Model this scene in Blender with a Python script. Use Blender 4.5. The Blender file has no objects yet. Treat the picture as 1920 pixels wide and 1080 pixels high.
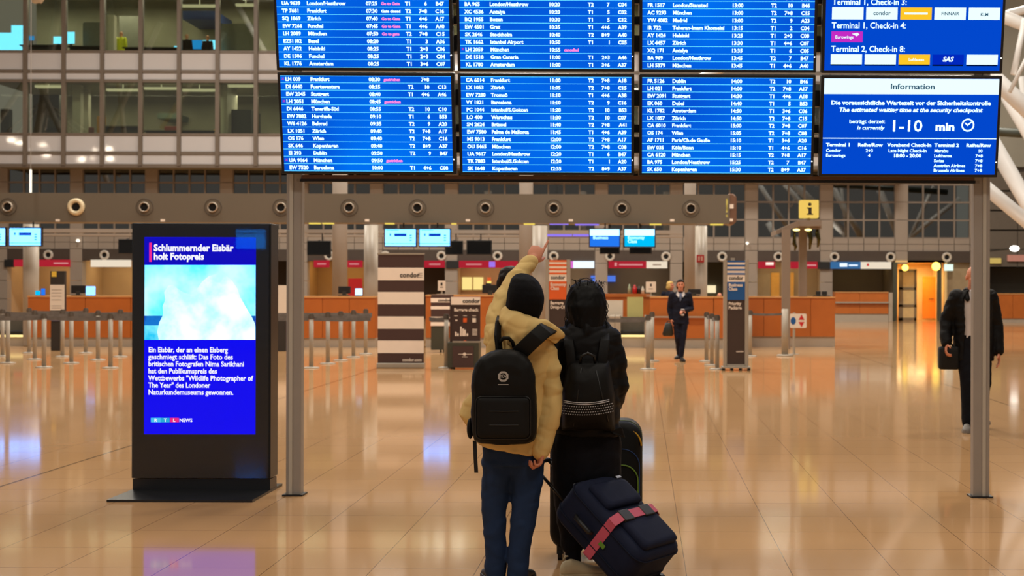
import bpy, bmesh, math, random
from mathutils import Vector, Matrix, noise

SC = bpy.context.scene
COL = SC.collection
rng = random.Random(7)
# ---------------------------------------------------------------- camera
FPX, CX, CY, EYE = 2626.0, 1202.0, 535.0, 1.6      # focal length in px of a 1920 px wide frame, principal point, eye height
ROLL = math.radians(0.15)
cam_data = bpy.data.cameras.new('camera')
cam = bpy.data.objects.new('camera', cam_data)
COL.objects.link(cam)
cam.location = (0, 0, EYE)
cam.rotation_euler = (math.pi / 2, -ROLL, 0)
cam_data.sensor_width = 36.0
cam_data.lens = FPX / 1920 * 36
cam_data.shift_x = (960 - CX) / 1920
cam_data.shift_y = (CY - 540) / 1920
cam_data.clip_end = 300
cam_data.dof.use_dof = True
cam_data.dof.focus_distance = 7.9
cam_data.dof.aperture_fstop = 4.5
SC.camera = cam
# ---------------------------------------------------------------- world, exposure, hall lamps
SC.view_settings.view_transform = 'Standard'
SC.view_settings.look = 'None'
SC.view_settings.gamma = 1
SC.view_settings.use_curve_mapping = False
SC.view_settings.exposure = -0.25
world = bpy.data.worlds.new('dim_hall_light')
SC.world = world
world.use_nodes = True
world.node_tree.nodes['Background'].inputs[0].default_value = (1.0, 0.89, 0.78, 1)
world.node_tree.nodes['Background'].inputs[1].default_value = 0.24


def area(name, loc, sx, sy, power, col, rot=(0, 0, 0)):
    l = bpy.data.lights.new(name, 'AREA')
    l.shape = 'RECTANGLE'
    l.size, l.size_y = sx, sy
    l.energy, l.color = power, col
    o = bpy.data.objects.new(name, l)
    COL.objects.link(o)
    o.location, o.rotation_euler = loc, rot
    return o


WARM = (1.0, 0.92, 0.80)
for i, (x, y, p) in enumerate([(-8, -6, 1700), (6, -6, 1700), (-8, 4, 600), (6, 4, 600), (-11, 13, 900), (0, 13, 900), (11, 13, 900), (-14, 24, 2200), (-2, 24, 2200), (10, 24, 2200),
                               (-16, 36, 3200), (-4, 36, 3200), (9, 36, 3200), (-20, 50, 4200), (-4, 50, 4200), (12, 50, 4200)]):
    area('hall_lamp', (x, y, 17), 3.0, 3.0, p * .6, WARM)

# ---------------------------------------------------------------- pixel -> place


def unroll(px, py):
    return px + ROLL * (py - CY), py - ROLL * (px - CX)


def at(px, py, d):
    px, py = unroll(px, py)
    return Vector(((px - CX) * d / FPX, d, EYE - (py - CY) * d / FPX))


def X(px, d):
    return (px - CX) * d / FPX


def Z(py, d, px=CX):
    px, py = unroll(px, py)
    return EYE - (py - CY) * d / FPX


def D(py, px=CX):                       # distance of a floor point
    return EYE * FPX / (unroll(px, py)[1] - CY)


# ---------------------------------------------------------------- materials
def lin(c):
    c = c / 255
    return c / 12.92 if c <= 0.04045 else ((c + 0.055) / 1.055) ** 2.4


def rgb(r, g, b):
    return (lin(r), lin(g), lin(b), 1)


MATS = {}


def mat(name, col, rough=0.6, metal=0.0, var=0.12, scale=6.0, bump=0.0, spec=0.5):
    """col is an sRGB triple; a noise varies it a little"""
    if name in MATS:
        return MATS[name]
    m = bpy.data.materials.new(name)
    m.use_nodes = True
    nt = m.node_tree
    b = nt.nodes['Principled BSDF']
    b.inputs['Roughness'].default_value = rough
    b.inputs['Metallic'].default_value = metal
    b.inputs['Specular IOR Level'].default_value = spec
    tc = nt.nodes.new('ShaderNodeTexCoord')
    nz = nt.nodes.new('ShaderNodeTexNoise')
    nz.inputs['Scale'].default_value = scale
    nz.inputs['Detail'].default_value = 3
    nt.links.new(tc.outputs['Object'], nz.inputs['Vector'])
    mx = nt.nodes.new('ShaderNodeMix')
    mx.data_type = 'RGBA'
    c = rgb(*col)
    mx.inputs[6].default_value = tuple(v * (1 - var) for v in c[:3]) + (1,)
    mx.inputs[7].default_value = tuple(min(1, v * (1 + var)) for v in c[:3]) + (1,)
    nt.links.new(nz.outputs['Fac'], mx.inputs[0])
    nt.links.new(mx.outputs[2], b.inputs['Base Color'])
    if bump:
        bp = nt.nodes.new('ShaderNodeBump')
        bp.inputs['Strength'].default_value = bump
        bp.inputs['Distance'].default_value = 0.01
        nt.links.new(nz.outputs['Fac'], bp.inputs['Height'])
        nt.links.new(bp.outputs['Normal'], b.inputs['Normal'])
    MATS[name] = m
    return m


def glow(name, col, strength=1.0):
    if name in MATS:
        return MATS[name]
    m = bpy.data.materials.new(name)
    m.use_nodes = True
    nt = m.node_tree
    nt.nodes.clear()
    o = nt.nodes.new('ShaderNodeOutputMaterial')
    e = nt.nodes.new('ShaderNodeEmission')
    e.inputs[0].default_value = rgb(*col)
    e.inputs[1].default_value = strength * 1.19        # screens and lamps keep their tone under the exposure
    nt.links.new(e.outputs[0], o.inputs[0])
    MATS[name] = m
    return m


def glass(name, tint=(0.9, 0.95, 0.92), reflect=1.0):
    if name in MATS:
        return MATS[name]
    m = bpy.data.materials.new(name)
    m.use_nodes = True
    nt = m.node_tree
    nt.nodes.clear()
    o = nt.nodes.new('ShaderNodeOutputMaterial')
    t = nt.nodes.new('ShaderNodeBsdfTransparent')
    t.inputs[0].default_value = tint + (1,)
    g = nt.nodes.new('ShaderNodeBsdfGlossy')
    g.inputs['Roughness'].default_value = 0.02
    f = nt.nodes.new('ShaderNodeFresnel')
    f.inputs[0].default_value = 1.5
    mu = nt.nodes.new('ShaderNodeMath')
    mu.operation = 'MULTIPLY'
    mu.inputs[1].default_value = reflect
    mx = nt.nodes.new('ShaderNodeMixShader')
    nt.links.new(f.outputs[0], mu.inputs[0])
    nt.links.new(mu.outputs[0], mx.inputs[0])
    nt.links.new(t.outputs[0], mx.inputs[1])
    nt.links.new(g.outputs[0], mx.inputs[2])
    nt.links.new(mx.outputs[0], o.inputs[0])
    MATS[name] = m
    return m


# ---------------------------------------------------------------- geometry
class M:
    def __init__(self):
        self.v, self.f = [], []

    def add(self, vs, fs):
        k = len(self.v)
        self.v += [tuple(p) for p in vs]
        self.f += [tuple(i + k for i in f) for f in fs]
        return self

    def box(self, x0, x1, y0, y1, z0, z1, mx=None):
        vs = [Vector((x, y, z)) for z in (z0, z1) for y in (y0, y1) for x in (x0, x1)]
        if mx:
            vs = [mx @ p for p in vs]
        return self.add(vs, [(0, 2, 3, 1), (4, 5, 7, 6), (0, 1, 5, 4), (2, 6, 7, 3), (0, 4, 6, 2), (1, 3, 7, 5)])

    def ring_loft(self, rings, caps=True, close=False):
        n = len(rings[0])
        vs = [p for r in rings for p in r]
        fs = []
        R = len(rings)
        for a in range(R if close else R - 1):
            for i in range(n):
                j = (i + 1) % n
                b = (a + 1) % R
                fs.append((a * n + i, a * n + j, b * n + j, b * n + i))
        if caps and not close:
            fs.append(tuple(range(n - 1, -1, -1)))
            fs.append(tuple((R - 1) * n + i for i in range(n)))
        return self.add(vs, fs)

    def tube(self, pts, rad, n=10, flat=1.0, up=None, round_ends=False):
        """rings along a polyline; flat squashes the ring along 'up'"""
        pts = [Vector(p) for p in pts]
        rads = list(rad) if isinstance(rad, (list, tuple)) else [rad] * len(pts)
        if round_ends:
            t0 = (pts[0] - pts[1]).normalized()
            t1 = (pts[-1] - pts[-2]).normalized()
            P, R = [], []
            for k in (1.0, 0.8, 0.45):
                P.append(pts[0] + t0 * rads[0] * k)
                R.append(rads[0] * math.sqrt(max(0.02, 1 - k * k)))
            P += pts
            R += rads
            for k in (0.45, 0.8, 1.0):
                P.append(pts[-1] + t1 * rads[-1] * k)
                R.append(rads[-1] * math.sqrt(max(0.02, 1 - k * k)))
            pts, rads = P, R
        rings = []
        ref = Vector(up) if up else None
        for i, p in enumerate(pts):
            a = pts[max(0, i - 1)]
            b = pts[min(len(pts) - 1, i + 1)]
            t = (b - a).normalized()
            if ref is None:
                ref = Vector((0, 0, 1)) if abs(t.z) < 0.9 else Vector((0, 1, 0))
            u = ref - t * ref.dot(t)
            if u.length < 1e-4:
                u = t.orthogonal()
            u.normalize()
            w = t.cross(u)
            if not up:
                ref = u
            rings.append([p + (w * math.cos(2 * math.pi * k / n) + u * flat * math.sin(2 * math.pi * k / n)) * rads[i] for k in range(n)])
        return self.ring_loft(rings)

    def cyl(self, p0, p1, r0, r1=None, n=20):
        return self.tube([p0, p1], [r0, r1 if r1 is not None else r0], n)

    def ell(self, c, r, mx=None, n=16, m=10):
        c = Vector(c)
        vs, fs = [], []
        for a in range(1, m):
            th = math.pi * a / m
            for k in range(n):
                ph = 2 * math.pi * k / n
                p = Vector((r[0] * math.sin(th) * math.cos(ph), r[1] * math.sin(th) * math.sin(ph), r[2] * math.cos(th)))
                vs.append(c + (mx @ p if mx else p))
        top, bot = Vector((0, 0, r[2])), Vector((0, 0, -r[2]))
        vs += [c + (mx @ top if mx else top), c + (mx @ bot if mx else bot)]
        T, B = len(vs) - 2, len(vs) - 1
        for k in range(n):
            j = (k + 1) % n
            fs.append((T, k, j))
            fs.append((B, (m - 2) * n + j, (m - 2) * n + k))
            for a in range(m - 2):
                fs.append((a * n + k, (a + 1) * n + k, (a + 1) * n + j, a * n + j))
        return self.add(vs, fs)

    def prism(self, outline, y0, y1, mx=None):
        """outline of (x, z) pairs pulled from y0 to y1"""
        n = len(outline)
        vs = [Vector((x, y0, z)) for x, z in outline] + [Vector((x, y1, z)) for x, z in outline]
        if mx:
            vs = [mx @ p for p in vs]
        fs = [tuple(range(n)), tuple(range(2 * n - 1, n - 1, -1))]
        fs += [(i, i + n, (i + 1) % n + n, (i + 1) % n) for i in range(n)]
        return self.add(vs, fs)

    def lathe(self, prof, c, axis='Z', n=24, close=False):
        rings = []
        for r, h in prof:
            ring = []
            for k in range(n):
                a = 2 * math.pi * k / n
                if axis == 'Z':
                    ring.append(Vector(c) + Vector((r * math.cos(a), r * math.sin(a), h)))
                else:
                    ring.append(Vector(c) + Vector((r * math.cos(a), h, r * math.sin(a))))
            rings.append(ring)
        return self.ring_loft(rings, close=close)

    def mesh(self, name):
        me = bpy.data.meshes.new(name)
        me.from_pydata(self.v, [], self.f)
        me.update()
        bm = bmesh.new()
        bm.from_mesh(me)
        bmesh.ops.recalc_face_normals(bm, faces=bm.faces)
        bm.to_mesh(me)
        bm.free()
        return me


def rrect(x0, x1, z0, z1, r, n=5):
    out = []
    for cx, cz, a0 in ((x1 - r, z0 + r, -90), (x1 - r, z1 - r, 0), (x0 + r, z1 - r, 90), (x0 + r, z0 + r, 180)):
        for k in range(n + 1):
            a = math.radians(a0 + 90 * k / n)
            out.append((cx + r * math.cos(a), cz + r * math.sin(a)))
    return out


def ob(name, m, material, parent=None, smooth=False, bevel=0.0, kind=None, label=None):
    me = m.mesh(name) if isinstance(m, M) else m
    o = bpy.data.objects.new(name, me)
    COL.objects.link(o)
    if material:
        me.materials.clear()
        me.materials.append(material)
    if smooth:
        for p in me.polygons:
            p.use_smooth = True
    if bevel:
        b = o.modifiers.new('bevel', 'BEVEL')
        b.width, b.segments, b.limit_method = bevel, 2, 'ANGLE'
    if parent:
        o.parent = parent
        if parent.type == 'EMPTY':
            o.matrix_parent_inverse = Matrix.Translation(parent.location).inverted()
    if kind:
        o['kind'] = kind
    if label:
        o['label'] = label
    return o


def tag(o, label, cat, group=None):
    o['label'], o['category'] = label, cat
    if group:
        o['group'] = group
    return o


def thing(name, label, cat, loc, group=None):
    o = bpy.data.objects.new(name, None)
    COL.objects.link(o)
    o.location = loc
    o.empty_display_size = 0.1
    return tag(o, label, cat, group)


def copy_tree(o, parent=None):
    c = o.copy()
    COL.objects.link(c)
    if parent:
        c.parent = parent
        c.matrix_parent_inverse = o.matrix_parent_inverse.copy()
    for ch in list(o.children):
        copy_tree(ch, c)
    return c


ORD = ['first', 'second', 'third', 'fourth', 'fifth', 'sixth', 'seventh', 'eighth', 'ninth', 'tenth', 'eleventh', 'twelfth',
       'thirteenth', 'fourteenth', 'fifteenth', 'sixteenth', 'seventeenth', 'eighteenth', 'nineteenth', 'twentieth']


def text_into(m, s, size, origin, right, up, align='L', bold=0.0, sx=1.0, shear=0.0):
    """lettering as flat faces added to m; origin is the baseline start (or middle / end)"""
    if not s:
        return 0
    cu = bpy.data.curves.new('letters', 'FONT')
    cu.body = s
    cu.size = size
    cu.offset = bold
    cu.resolution_u = 2
    cu.shear = shear
    o = bpy.data.objects.new('letters', cu)
    COL.objects.link(o)
    me = bpy.data.meshes.new_from_object(o)
    vs = [v.co.copy() for v in me.vertices]
    fs = [tuple(p.vertices) for p in me.polygons]
    bpy.data.objects.remove(o)
    bpy.data.meshes.remove(me)
    bpy.data.curves.remove(cu)
    if not vs:
        return 0
    w = max(v.x for v in vs) * sx
    off = 0 if align == 'L' else (-w / 2 if align == 'C' else -w)
    o0, r, u = Vector(origin), Vector(right), Vector(up)
    m.add([o0 + r * (v.x * sx + off) + u * v.y for v in vs], fs)
    return w


RX, UZ = Vector((1, 0, 0)), Vector((0, 0, 1))
# ================================================================ the setting
def floor_material():
    m = bpy.data.materials.new('polished_terracotta_tiles')
    m.use_nodes = True
    nt = m.node_tree
    b = nt.nodes['Principled BSDF']
    L = nt.links.new
    tc = nt.nodes.new('ShaderNodeTexCoord')
    sep = nt.nodes.new('ShaderNodeSeparateXYZ')
    L(tc.outputs['Object'], sep.inputs[0])

    def mth(op, a, b_=None, c=None):
        n = nt.nodes.new('ShaderNodeMath')
        n.operation = op
        for i, v in enumerate((a, b_, c)):
            if v is None:
                continue
            if isinstance(v, (int, float)):
                n.inputs[i].default_value = v
            else:
                L(v, n.inputs[i])
        return n.outputs[0]

    def line(co, off, step, half):
        t = mth('DIVIDE', mth('ADD', co, off), step)
        fr = mth('ABSOLUTE', mth('SUBTRACT', mth('FRACT', t), 0.5))
        return mth('GREATER_THAN', fr, 0.5 - half / step), mth('FLOOR', t)

    lx, ix = line(sep.outputs[0], -0.255 + 0.587 * 200, 0.587, 0.0022)
    ly, iy = line(sep.outputs[1], -8.502 + 0.6 * 200, 0.6, 0.0022)
    joint = mth('MAXIMUM', lx, ly)
    exp_, _ = line(sep.outputs[0], 5.05 + 10.0 * 50, 10.0, 0.010)
    cmb = nt.nodes.new('ShaderNodeCombineXYZ')
    L(ix, cmb.inputs[0])
    L(iy, cmb.inputs[1])
    wn = nt.nodes.new('ShaderNodeTexWhiteNoise')
    L(cmb.outputs[0], wn.inputs['Vector'])
    nz = nt.nodes.new('ShaderNodeTexNoise')
    nz.inputs['Scale'].default_value = 0.7
    nz.inputs['Detail'].default_value = 6
    L(tc.outputs['Object'], nz.inputs['Vector'])
    fine = nt.nodes.new('ShaderNodeTexNoise')
    fine.inputs['Scale'].default_value = 45
    L(tc.outputs['Object'], fine.inputs['Vector'])
    f = mth('ADD', mth('MULTIPLY', wn.outputs['Value'], 0.22), mth('MULTIPLY', nz.outputs['Fac'], 0.5))
    f = mth('ADD', f, mth('MULTIPLY', fine.outputs['Fac'], 0.2))
    ramp = nt.nodes.new('ShaderNodeMix')
    ramp.data_type = 'RGBA'
    ramp.inputs[6].default_value = rgb(196, 152, 106)
    ramp.inputs[7].default_value = rgb(204, 160, 113)
    L(f, ramp.inputs[0])
    jm = nt.nodes.new('ShaderNodeMix')
    jm.data_type = 'RGBA'
    L(joint, jm.inputs[0])
    L(ramp.outputs[2], jm.inputs[6])
    jm.inputs[7].default_value = rgb(120, 86, 62)
    em = nt.nodes.new('ShaderNodeMix')
    em.data_type = 'RGBA'
    L(exp_, em.inputs[0])
    L(jm.outputs[2], em.inputs[6])
    em.inputs[7].default_value = rgb(95, 72, 50)
    L(em.outputs[2], b.inputs['Base Color'])
    r = mth('ADD', mth('MULTIPLY', nz.outputs['Fac'], 0.06), 0.05)
    L(r, b.inputs['Roughness'])
    b.inputs['Specular IOR Level'].default_value = 0.22
    return m


FLOOR = floor_material()
m = M()
m.box(-60, 34, -14, 80, -0.3, 0)
ob('floor', m, FLOOR, kind='structure')

CONC = mat('warm_grey_wall_panel', (148, 136, 124), 0.75, var=0.06, scale=1.5)
FASCIA = mat('dark_brown_fascia', (66, 55, 47), 0.6)
FRAME = mat('grey_window_frame', (128, 116, 104), 0.5)
MULL = mat('brown_grey_mullion', (104, 92, 80), 0.5)
NIGHT = glass('night_window_glass', (0.55, 0.6, 0.58), 5.0)
PANE = glass('office_window_glass', (0.80, 0.84, 0.74), 2.6)
SPAN = mat('pale_spandrel_glass', (190, 186, 186), 0.05, var=0.05, scale=0.6)
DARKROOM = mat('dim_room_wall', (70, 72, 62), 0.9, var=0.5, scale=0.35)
WD = 64.0                                              # distance of the far wall
K = WD / FPX
PITCH = 140.6 * K
PIER0 = X(1408.5, WD)
ROW0, ROWH = 3.79, 0.817
NB = range(-12, 3)                                     # bays, counted from the pier beside the information desk


def pier_x(k):
    return PIER0 + k * PITCH


# far wall: piers, panel strip, head
m = M()
for k in range(-12, 4):
    x = pier_x(k)
    for z0, z1 in ((0, 0.9), (0.92, 1.75), (1.77, 2.6), (2.62, ROW0 - 0.6), (ROW0 - 0.58, ROW0 - 0.3), (ROW0 - 0.28, ROW0 + ROWH), (ROW0 + ROWH + .02, ROW0 + 2 * ROWH),
                   (ROW0 + 2 * ROWH + .02, ROW0 + 3 * ROWH), (ROW0 + 3 * ROWH + .02, ROW0 + 4 * ROWH)):
        if k == 2 and z0 < 2.6:
            continue
        m.box(x - 0.28, x + 0.28, WD - 0.04, WD + 0.4, z0, z1)
for k in NB:
    x0, x1 = pier_x(k) + 0.29, pier_x(k + 1) - 0.29
    w = (x1 - x0) / 4
    for j in range(4):
        for z0, z1 in ((ROW0 - 0.60, ROW0 - 0.29), (ROW0 - 0.27, ROW0 - 0.03)):
            m.box(x0 + j * w + 0.012, x0 + (j + 1) * w - 0.012, WD, WD + 0.3, z0, z1)
xa, xb = pier_x(-12), pier_x(3)
m.box(xa, xb, WD + 0.2, WD + 0.4, ROW0 - 0.62, ROW0)             # behind the panel joints
ob('wall_back', m, CONC, kind='structure')
m = M()
m.box(X(47.5 - 72, 62.0) + 24 * 72 * 62.0 / FPX + .1, 34, WD - 0.03, WD + 0.6, ROW0 + 4 * ROWH, 22)   # head above the windows, beside the offices
ob('wall_upper', m, mat('pale_green_grey_roof_glazing', (150, 148, 136), .6, var=.5, scale=.25), kind='structure')

m = M()                                                           # right hand stretch of the far wall, beyond the doorway
xr = xb + 0.3
for i, z0 in enumerate((2.45, 3.3, 4.2, 5.1, 6.0)):
    for j in range(8):
        m.box(xr + j * 1.6, xr + j * 1.6 + 1.57, WD, WD + 0.3, z0, z0 + 0.82)
m.box(xr, 34, WD + 0.25, WD + 0.4, 2.45, 7.06)
ob('wall_right', m, mat('dark_grey_wall_panel', (96, 88, 78), 0.6), kind='structure')

# window groups of the far wall: four by four panes each
def far_window(n, k):
    x0, x1 = pier_x(k) + 0.28, pier_x(k + 1) - 0.28
    w = (x1 - x0) / 4
    r = thing('window_%d' % n, 'dark sixteen pane window in the far wall, %s' % ORDW(n), 'window', ((x0 + x1) / 2, WD, ROW0), 'pane windows along the far wall')
    r['kind'] = 'structure'
    m = M()
    for j in range(5):
        m.box(x0 + j * w - 0.035, x0 + j * w + 0.035, WD + 0.02, WD + 0.16, ROW0, ROW0 + 4 * ROWH)
    for j in range(5):
        m.box(x0, x1, WD + 0.03, WD + 0.15, ROW0 + j * ROWH - 0.035, ROW0 + j * ROWH + 0.035)
    ob('window_frame', m, FRAME, r)
    m = M()
    m.box(x0, x1, WD + 0.085, WD + 0.095, ROW0, ROW0 + 4 * ROWH)
    ob('window_pane', m, NIGHT, r)
    return r


def ORDW(n):
    return ORD[n - 1] + ' from the left' if n <= len(ORD) else 'last'


win = None
for n, k in enumerate(NB, 1):
    if win is None:
        win, k0 = far_window(n, k), k
    else:
        c = copy_tree(win)
        c.location.x += (k - k0) * PITCH
        c.name = 'window_%d' % n
        c['label'] = 'dark sixteen pane window in the far wall, %s' % ORDW(n)
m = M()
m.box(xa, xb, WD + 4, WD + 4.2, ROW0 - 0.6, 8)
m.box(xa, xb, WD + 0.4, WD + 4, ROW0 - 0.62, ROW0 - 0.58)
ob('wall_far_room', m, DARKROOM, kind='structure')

# dark fascia with the jet nozzles
FZ0, FZ1 = Z(492, WD, 1600), Z(470.5, WD, 1600)
m = M()
for k in NB:
    m.box(pier_x(k) + 0.28, pier_x(k + 1) - 0.28, WD - 0.05, WD + 0.4, FZ0, FZ1)
ob('trim_1', m, FASCIA, kind='structure')
RING = mat('pale_nozzle_ring', (196, 188, 176), 0.4)
HOLE = mat('black_throat', (10, 9, 8), 0.9)


def nozzle(x, d, z, r, label, group, ring_mat, wide):
    t = thing('air_nozzle', label, 'air nozzle', (x, d, z), group)
    m = M()
    if wide:
        m.lathe([(r, 0.004), (r, -0.012), (r * .95, -0.012), (r * .95, 0.004)], (x, d, z), 'Y', 40, True)
        ob('outer_ring', m, BEAMRING, t, True)
    m = M()
    i, o_ = (0.46, 0.60) if wide else (0.50, 1.0)
    m.lathe([(r * o_, 0.0), (r * o_ * .98, -0.05), (r * (i + o_) / 2, -0.09), (r * i, -0.06), (r * i * .96, -0.002), (r * o_ * .9, -0.001)], (x, d, z), 'Y', 32)
    ob('nozzle_collar', m, ring_mat, t, True)
    m = M()
    m.lathe([(0.001, -0.004), (r * i * .97, -0.004), (r * i * .97, -0.002), (0.001, -0.002)], (x, d, z), 'Y', 24)
    ob('throat', m, HOLE, t)
    return t


BEAMRING = mat('dark_ring_groove', (72, 62, 54), 0.5)
proto, n = None, 0
for i in range(0, 18):
    px = 91.5 + 105.2 * i
    if px > 1850:
        break
    n += 1
    lab = 'pale ring air nozzle on the dark far fascia, %s' % ORDW(n)
    if proto is None:
        proto = nozzle(X(px, WD), WD - 0.048, Z(482, WD, 1600), 9.4 * K, lab, 'air nozzles on the far fascia', RING, False)
        px0 = px
    else:
        c = copy_tree(proto)
        c.location.x += (px - px0) * K
        c['label'] = lab

# shop fronts under the fascia
def shopmat(c, v=0.3):
    return mat('shop_wall_%d_%d_%d' % c, c, 0.7, var=v, scale=0.5)


SHOPS = {-12: (150, 128, 100), -11: (150, 128, 100), -10: (176, 150, 118), -9: (170, 146, 112), -8: (110, 96, 80), -7: (90, 78, 66), -6: (150, 120, 80), -5: (96, 80, 66),
         -4: (168, 138, 112), -3: (140, 130, 116), -2: (120, 112, 98), -1: (92, 90, 74), 0: (176, 160, 134), 1: (98, 88, 72)}
for k, c in SHOPS.items():
    m = M()
    x0, x1 = pier_x(k), pier_x(k + 1)
    if k == 1:
        x1 = X(1682, WD) - .12
    m.box(x0, x1, WD + 3.0, WD + 3.2, 0, FZ0 + .3)
    m.box(x0, x0 + .05, WD + 0.4, WD + 3.0, 0, FZ0 + .3)
    m.box(x1 - .05, x1, WD + 0.4, WD + 3.0, 0, FZ0 + .3)
    m.box(x0, x1, WD + 0.4, WD + 3.2, FZ0 + .3, FZ0 + .35)
    ob('wall_shop', m, shopmat(c), kind='structure')
for k, p, c in ((-10, 50, (1, .72, .38)), (-9, 60, (1, .75, .42)), (-6, 60, (1, .66, .28)), (-4, 45, (1, .7, .4)), (-3, 30, (1, .75, .5)), (-2, 22, (1, .8, .6)), (0, 30, (1, .75, .42)),
                (1, 14, (1, .7, .32)), (-8, 14, (1, .7, .4))):
    area('shop_lamp', (pier_x(k) + PITCH / 2, WD + 1.6, FZ0 + .25), 2.0, 0.4, p, c)

# doorway with its doors
NX0, NX1 = X(1682, WD), X(1771, WD)
CREAM = mat('cream_corridor_wall', (232, 200, 140), 0.7, var=0.05)
m = M()
m.box(NX0 - .1, NX1 + .1, WD + 2.6, WD + 2.8, 0, FZ0)
m.box(NX0 - .1, NX0, WD - .05, WD + 2.6, 0, FZ0)
m.box(NX1, NX1 + .1, WD - .05, WD + 2.6, 0, FZ0)
m.box(NX0 - .1, NX1 + .1, WD - .05, WD + 2.8, FZ0, FZ0 + .1)
ob('wall_corridor', m, CREAM, kind='structure')
area('corridor_lamp', ((NX0 + NX1) / 2 - .2, WD + 1.2, FZ0 - .12), 1.4, 0.5, 90, (1.0, .74, .36))
m = M()
x0, x1 = X(1685, WD + 1), X(1719, WD + 1)
for a, b_ in ((x0, x0 + .2), (x1 - .12, x1), ):
    m.box(a, b_, WD + 1.0, WD + 1.08, 0, 2.35)
for z in (0, .62, 1.42, 2.25):
    m.box(x0, x1, WD + 1.0, WD + 1.08, z, z + .13)
d1 = ob('door_1', m, mat('grey_door_frame', (128, 118, 96), .5), kind='structure')
m = M()
m.box(x0 + .1, x1 - .1, WD + 1.03, WD + 1.05, 0.05, 2.3)
ob('door_pane', m, mat('frosted_door_glass', (216, 200, 150), .5), d1)
m = M()
x0, x1 = X(1730, WD + 1.9), X(1755, WD + 1.9)
m.box(x0, x1, WD + 1.9, WD + 1.96, 0.08, 2.05)
d2 = ob('door_2', m, mat('orange_door_leaf', (236, 138, 34), .45), kind='structure', bevel=.01)
m = M()
m.cyl((x1 - .34, WD + 1.86, 1.0), (x1 - .12, WD + 1.86, 1.0), .018)
m.cyl((x1 - .13, WD + 1.9, 1.0), (x1 - .13, WD + 1.84, 1.0), .018)
ob('door_handle', m, mat('dark_metal', (60, 56, 52), .4, .8), d2)
m = M()
m.box(X(1757, WD), X(1765, WD), WD - .08, WD + .1, 0, FZ0)
m.box(X(1674, WD), X(1682, WD), WD - .08, WD + .1, 0, FZ0)
ob('trim_2', m, mat('dark_green_frame', (70, 72, 58), .5), kind='structure')
m = M()
m.box(NX1 + .1, xb + .3, WD + .2, WD + .4, 0, FZ0)
ob('wall_beside_doorway', m, mat('olive_wall', (160, 140, 108), .7), kind='structure')
m = M()
m.box(xb + .2, 34, WD + 2, WD + 2.2, 0, 2.5)
m.box(xb + .2, xb + .3, WD, WD + 2.2, 0, 2.5)
m.box(xb + .2, 34, WD, WD + 2.2, 2.45, 2.5)
ob('wall_alcove', m, mat('dark_alcove_wall', (72, 70, 62), .6), kind='structure')

# office storeys over the far hall, left and behind the boards
OD = 62.0
OK_ = OD / FPX


def oz(py):
    return Z(py, OD, 280)


OZ = dict(bot=oz(311), band0=oz(305), rail1=oz(287), span0=oz(285), sill1=oz(252), head1=oz(152), band2=oz(148), rail2=oz(134), span2=oz(131), sill2=oz(97), head2=oz(-40), top=oz(-90))
ox0 = X(47.5 - 72, OD)
OW = 72 * OK_
office, on = None, 24
for i in range(on):
    lab = 'office bay with two lit storeys above the hall, %s from the left' % (ORD + ['twenty-first', 'twenty-second', 'twenty-third', 'twenty-fourth'])[i]
    if office is None:
        x0, x1 = ox0, ox0 + OW
        r = thing('window_16', lab, 'window', ((x0 + x1) / 2, OD, OZ['bot']), 'office bays above the hall')
        r['kind'] = 'structure'
        m = M()
        m.box(x0 - .085, x0 + .085, OD - .12, OD + .12, OZ['bot'], OZ['top'])
        for z, h in (('bot', .16), ('rail1', .14), ('sill1', .10), ('head1', .13), ('rail2', .14), ('sill2', .10)):
            m.box(x0, x1, OD - .06, OD + .1, OZ[z] - h / 2, OZ[z] + h / 2)
        ob('window_frame', m, MULL, r)
        m = M()
        for a, b_ in (('bot', 'rail1'), ('rail1', 'sill1'), ('head1', 'rail2'), ('rail2', 'sill2')):
            m.box(x0, x1, OD, OD + .05, OZ[a], OZ[b_])
        m.box(x0, x1, OD, OD + .05, OZ['head2'], OZ['top'])
        ob('spandrel_panel', m, SPAN, r)
        m = M()
        m.box(x0, x1, OD + .02, OD + .03, OZ['sill1'], OZ['head1'])
        m.box(x0, x1, OD + .02, OD + .03, OZ['sill2'], OZ['head2'])
        ob('window_pane', m, PANE, r)
        office = r
    else:
        c = copy_tree(office)
        c.location.x += i * OW
        c.name = 'window_%d' % (16 + i)
        c['label'] = lab
oxe = ox0 + on * OW
OFLOOR = mat('office_room_lining', (140, 136, 118), .85, var=.45, scale=.6)
m = M()
for za, zb in ((OZ['bot'], OZ['span0'] + .3), (OZ['head1'], OZ['span2'] + .3), (OZ['head2'], OZ['top'])):
    m.box(ox0, oxe, OD + .1, OD + 5.2, za, zb)
ob('floor_office', m, OFLOOR, kind='structure')
m = M()
m.box(ox0, oxe, OD + 5.0, OD + 5.2, OZ['bot'], OZ['top'])
ob('wall_office', m, OFLOOR, kind='structure')
for x in (-27, -22, -17, -10, 0):
    area('office_lamp', (x, OD + 2.6, OZ['head1'] - .3), 5, .5, 95, (1.0, .9, .68))
    area('office_lamp', (x, OD + 2.6, OZ['head2'] - .3), 5, .5, 190, (1.0, .9, .7))

# hall roof and the sides that close it off above the picture
m = M()
m.box(-60, 34, -14, 80, 22, 22.3)
ob('ceiling', m, mat('grey_roof_lining', (120, 112, 100), .8), kind='structure')

# roof struts: white steel tubes, lit by lamps
STRUT = mat('white_steel_tube', (196, 194, 192), .4, var=.04)


def strut(pts, r, label, ma=None):
    m = M()
    m.tube(pts, r, 16)
    o = ob('roof_strut', m, ma or STRUT, smooth=True)
    tag(o, label, 'roof strut', 'white roof struts')
    o['kind'] = 'structure'
    return o


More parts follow.
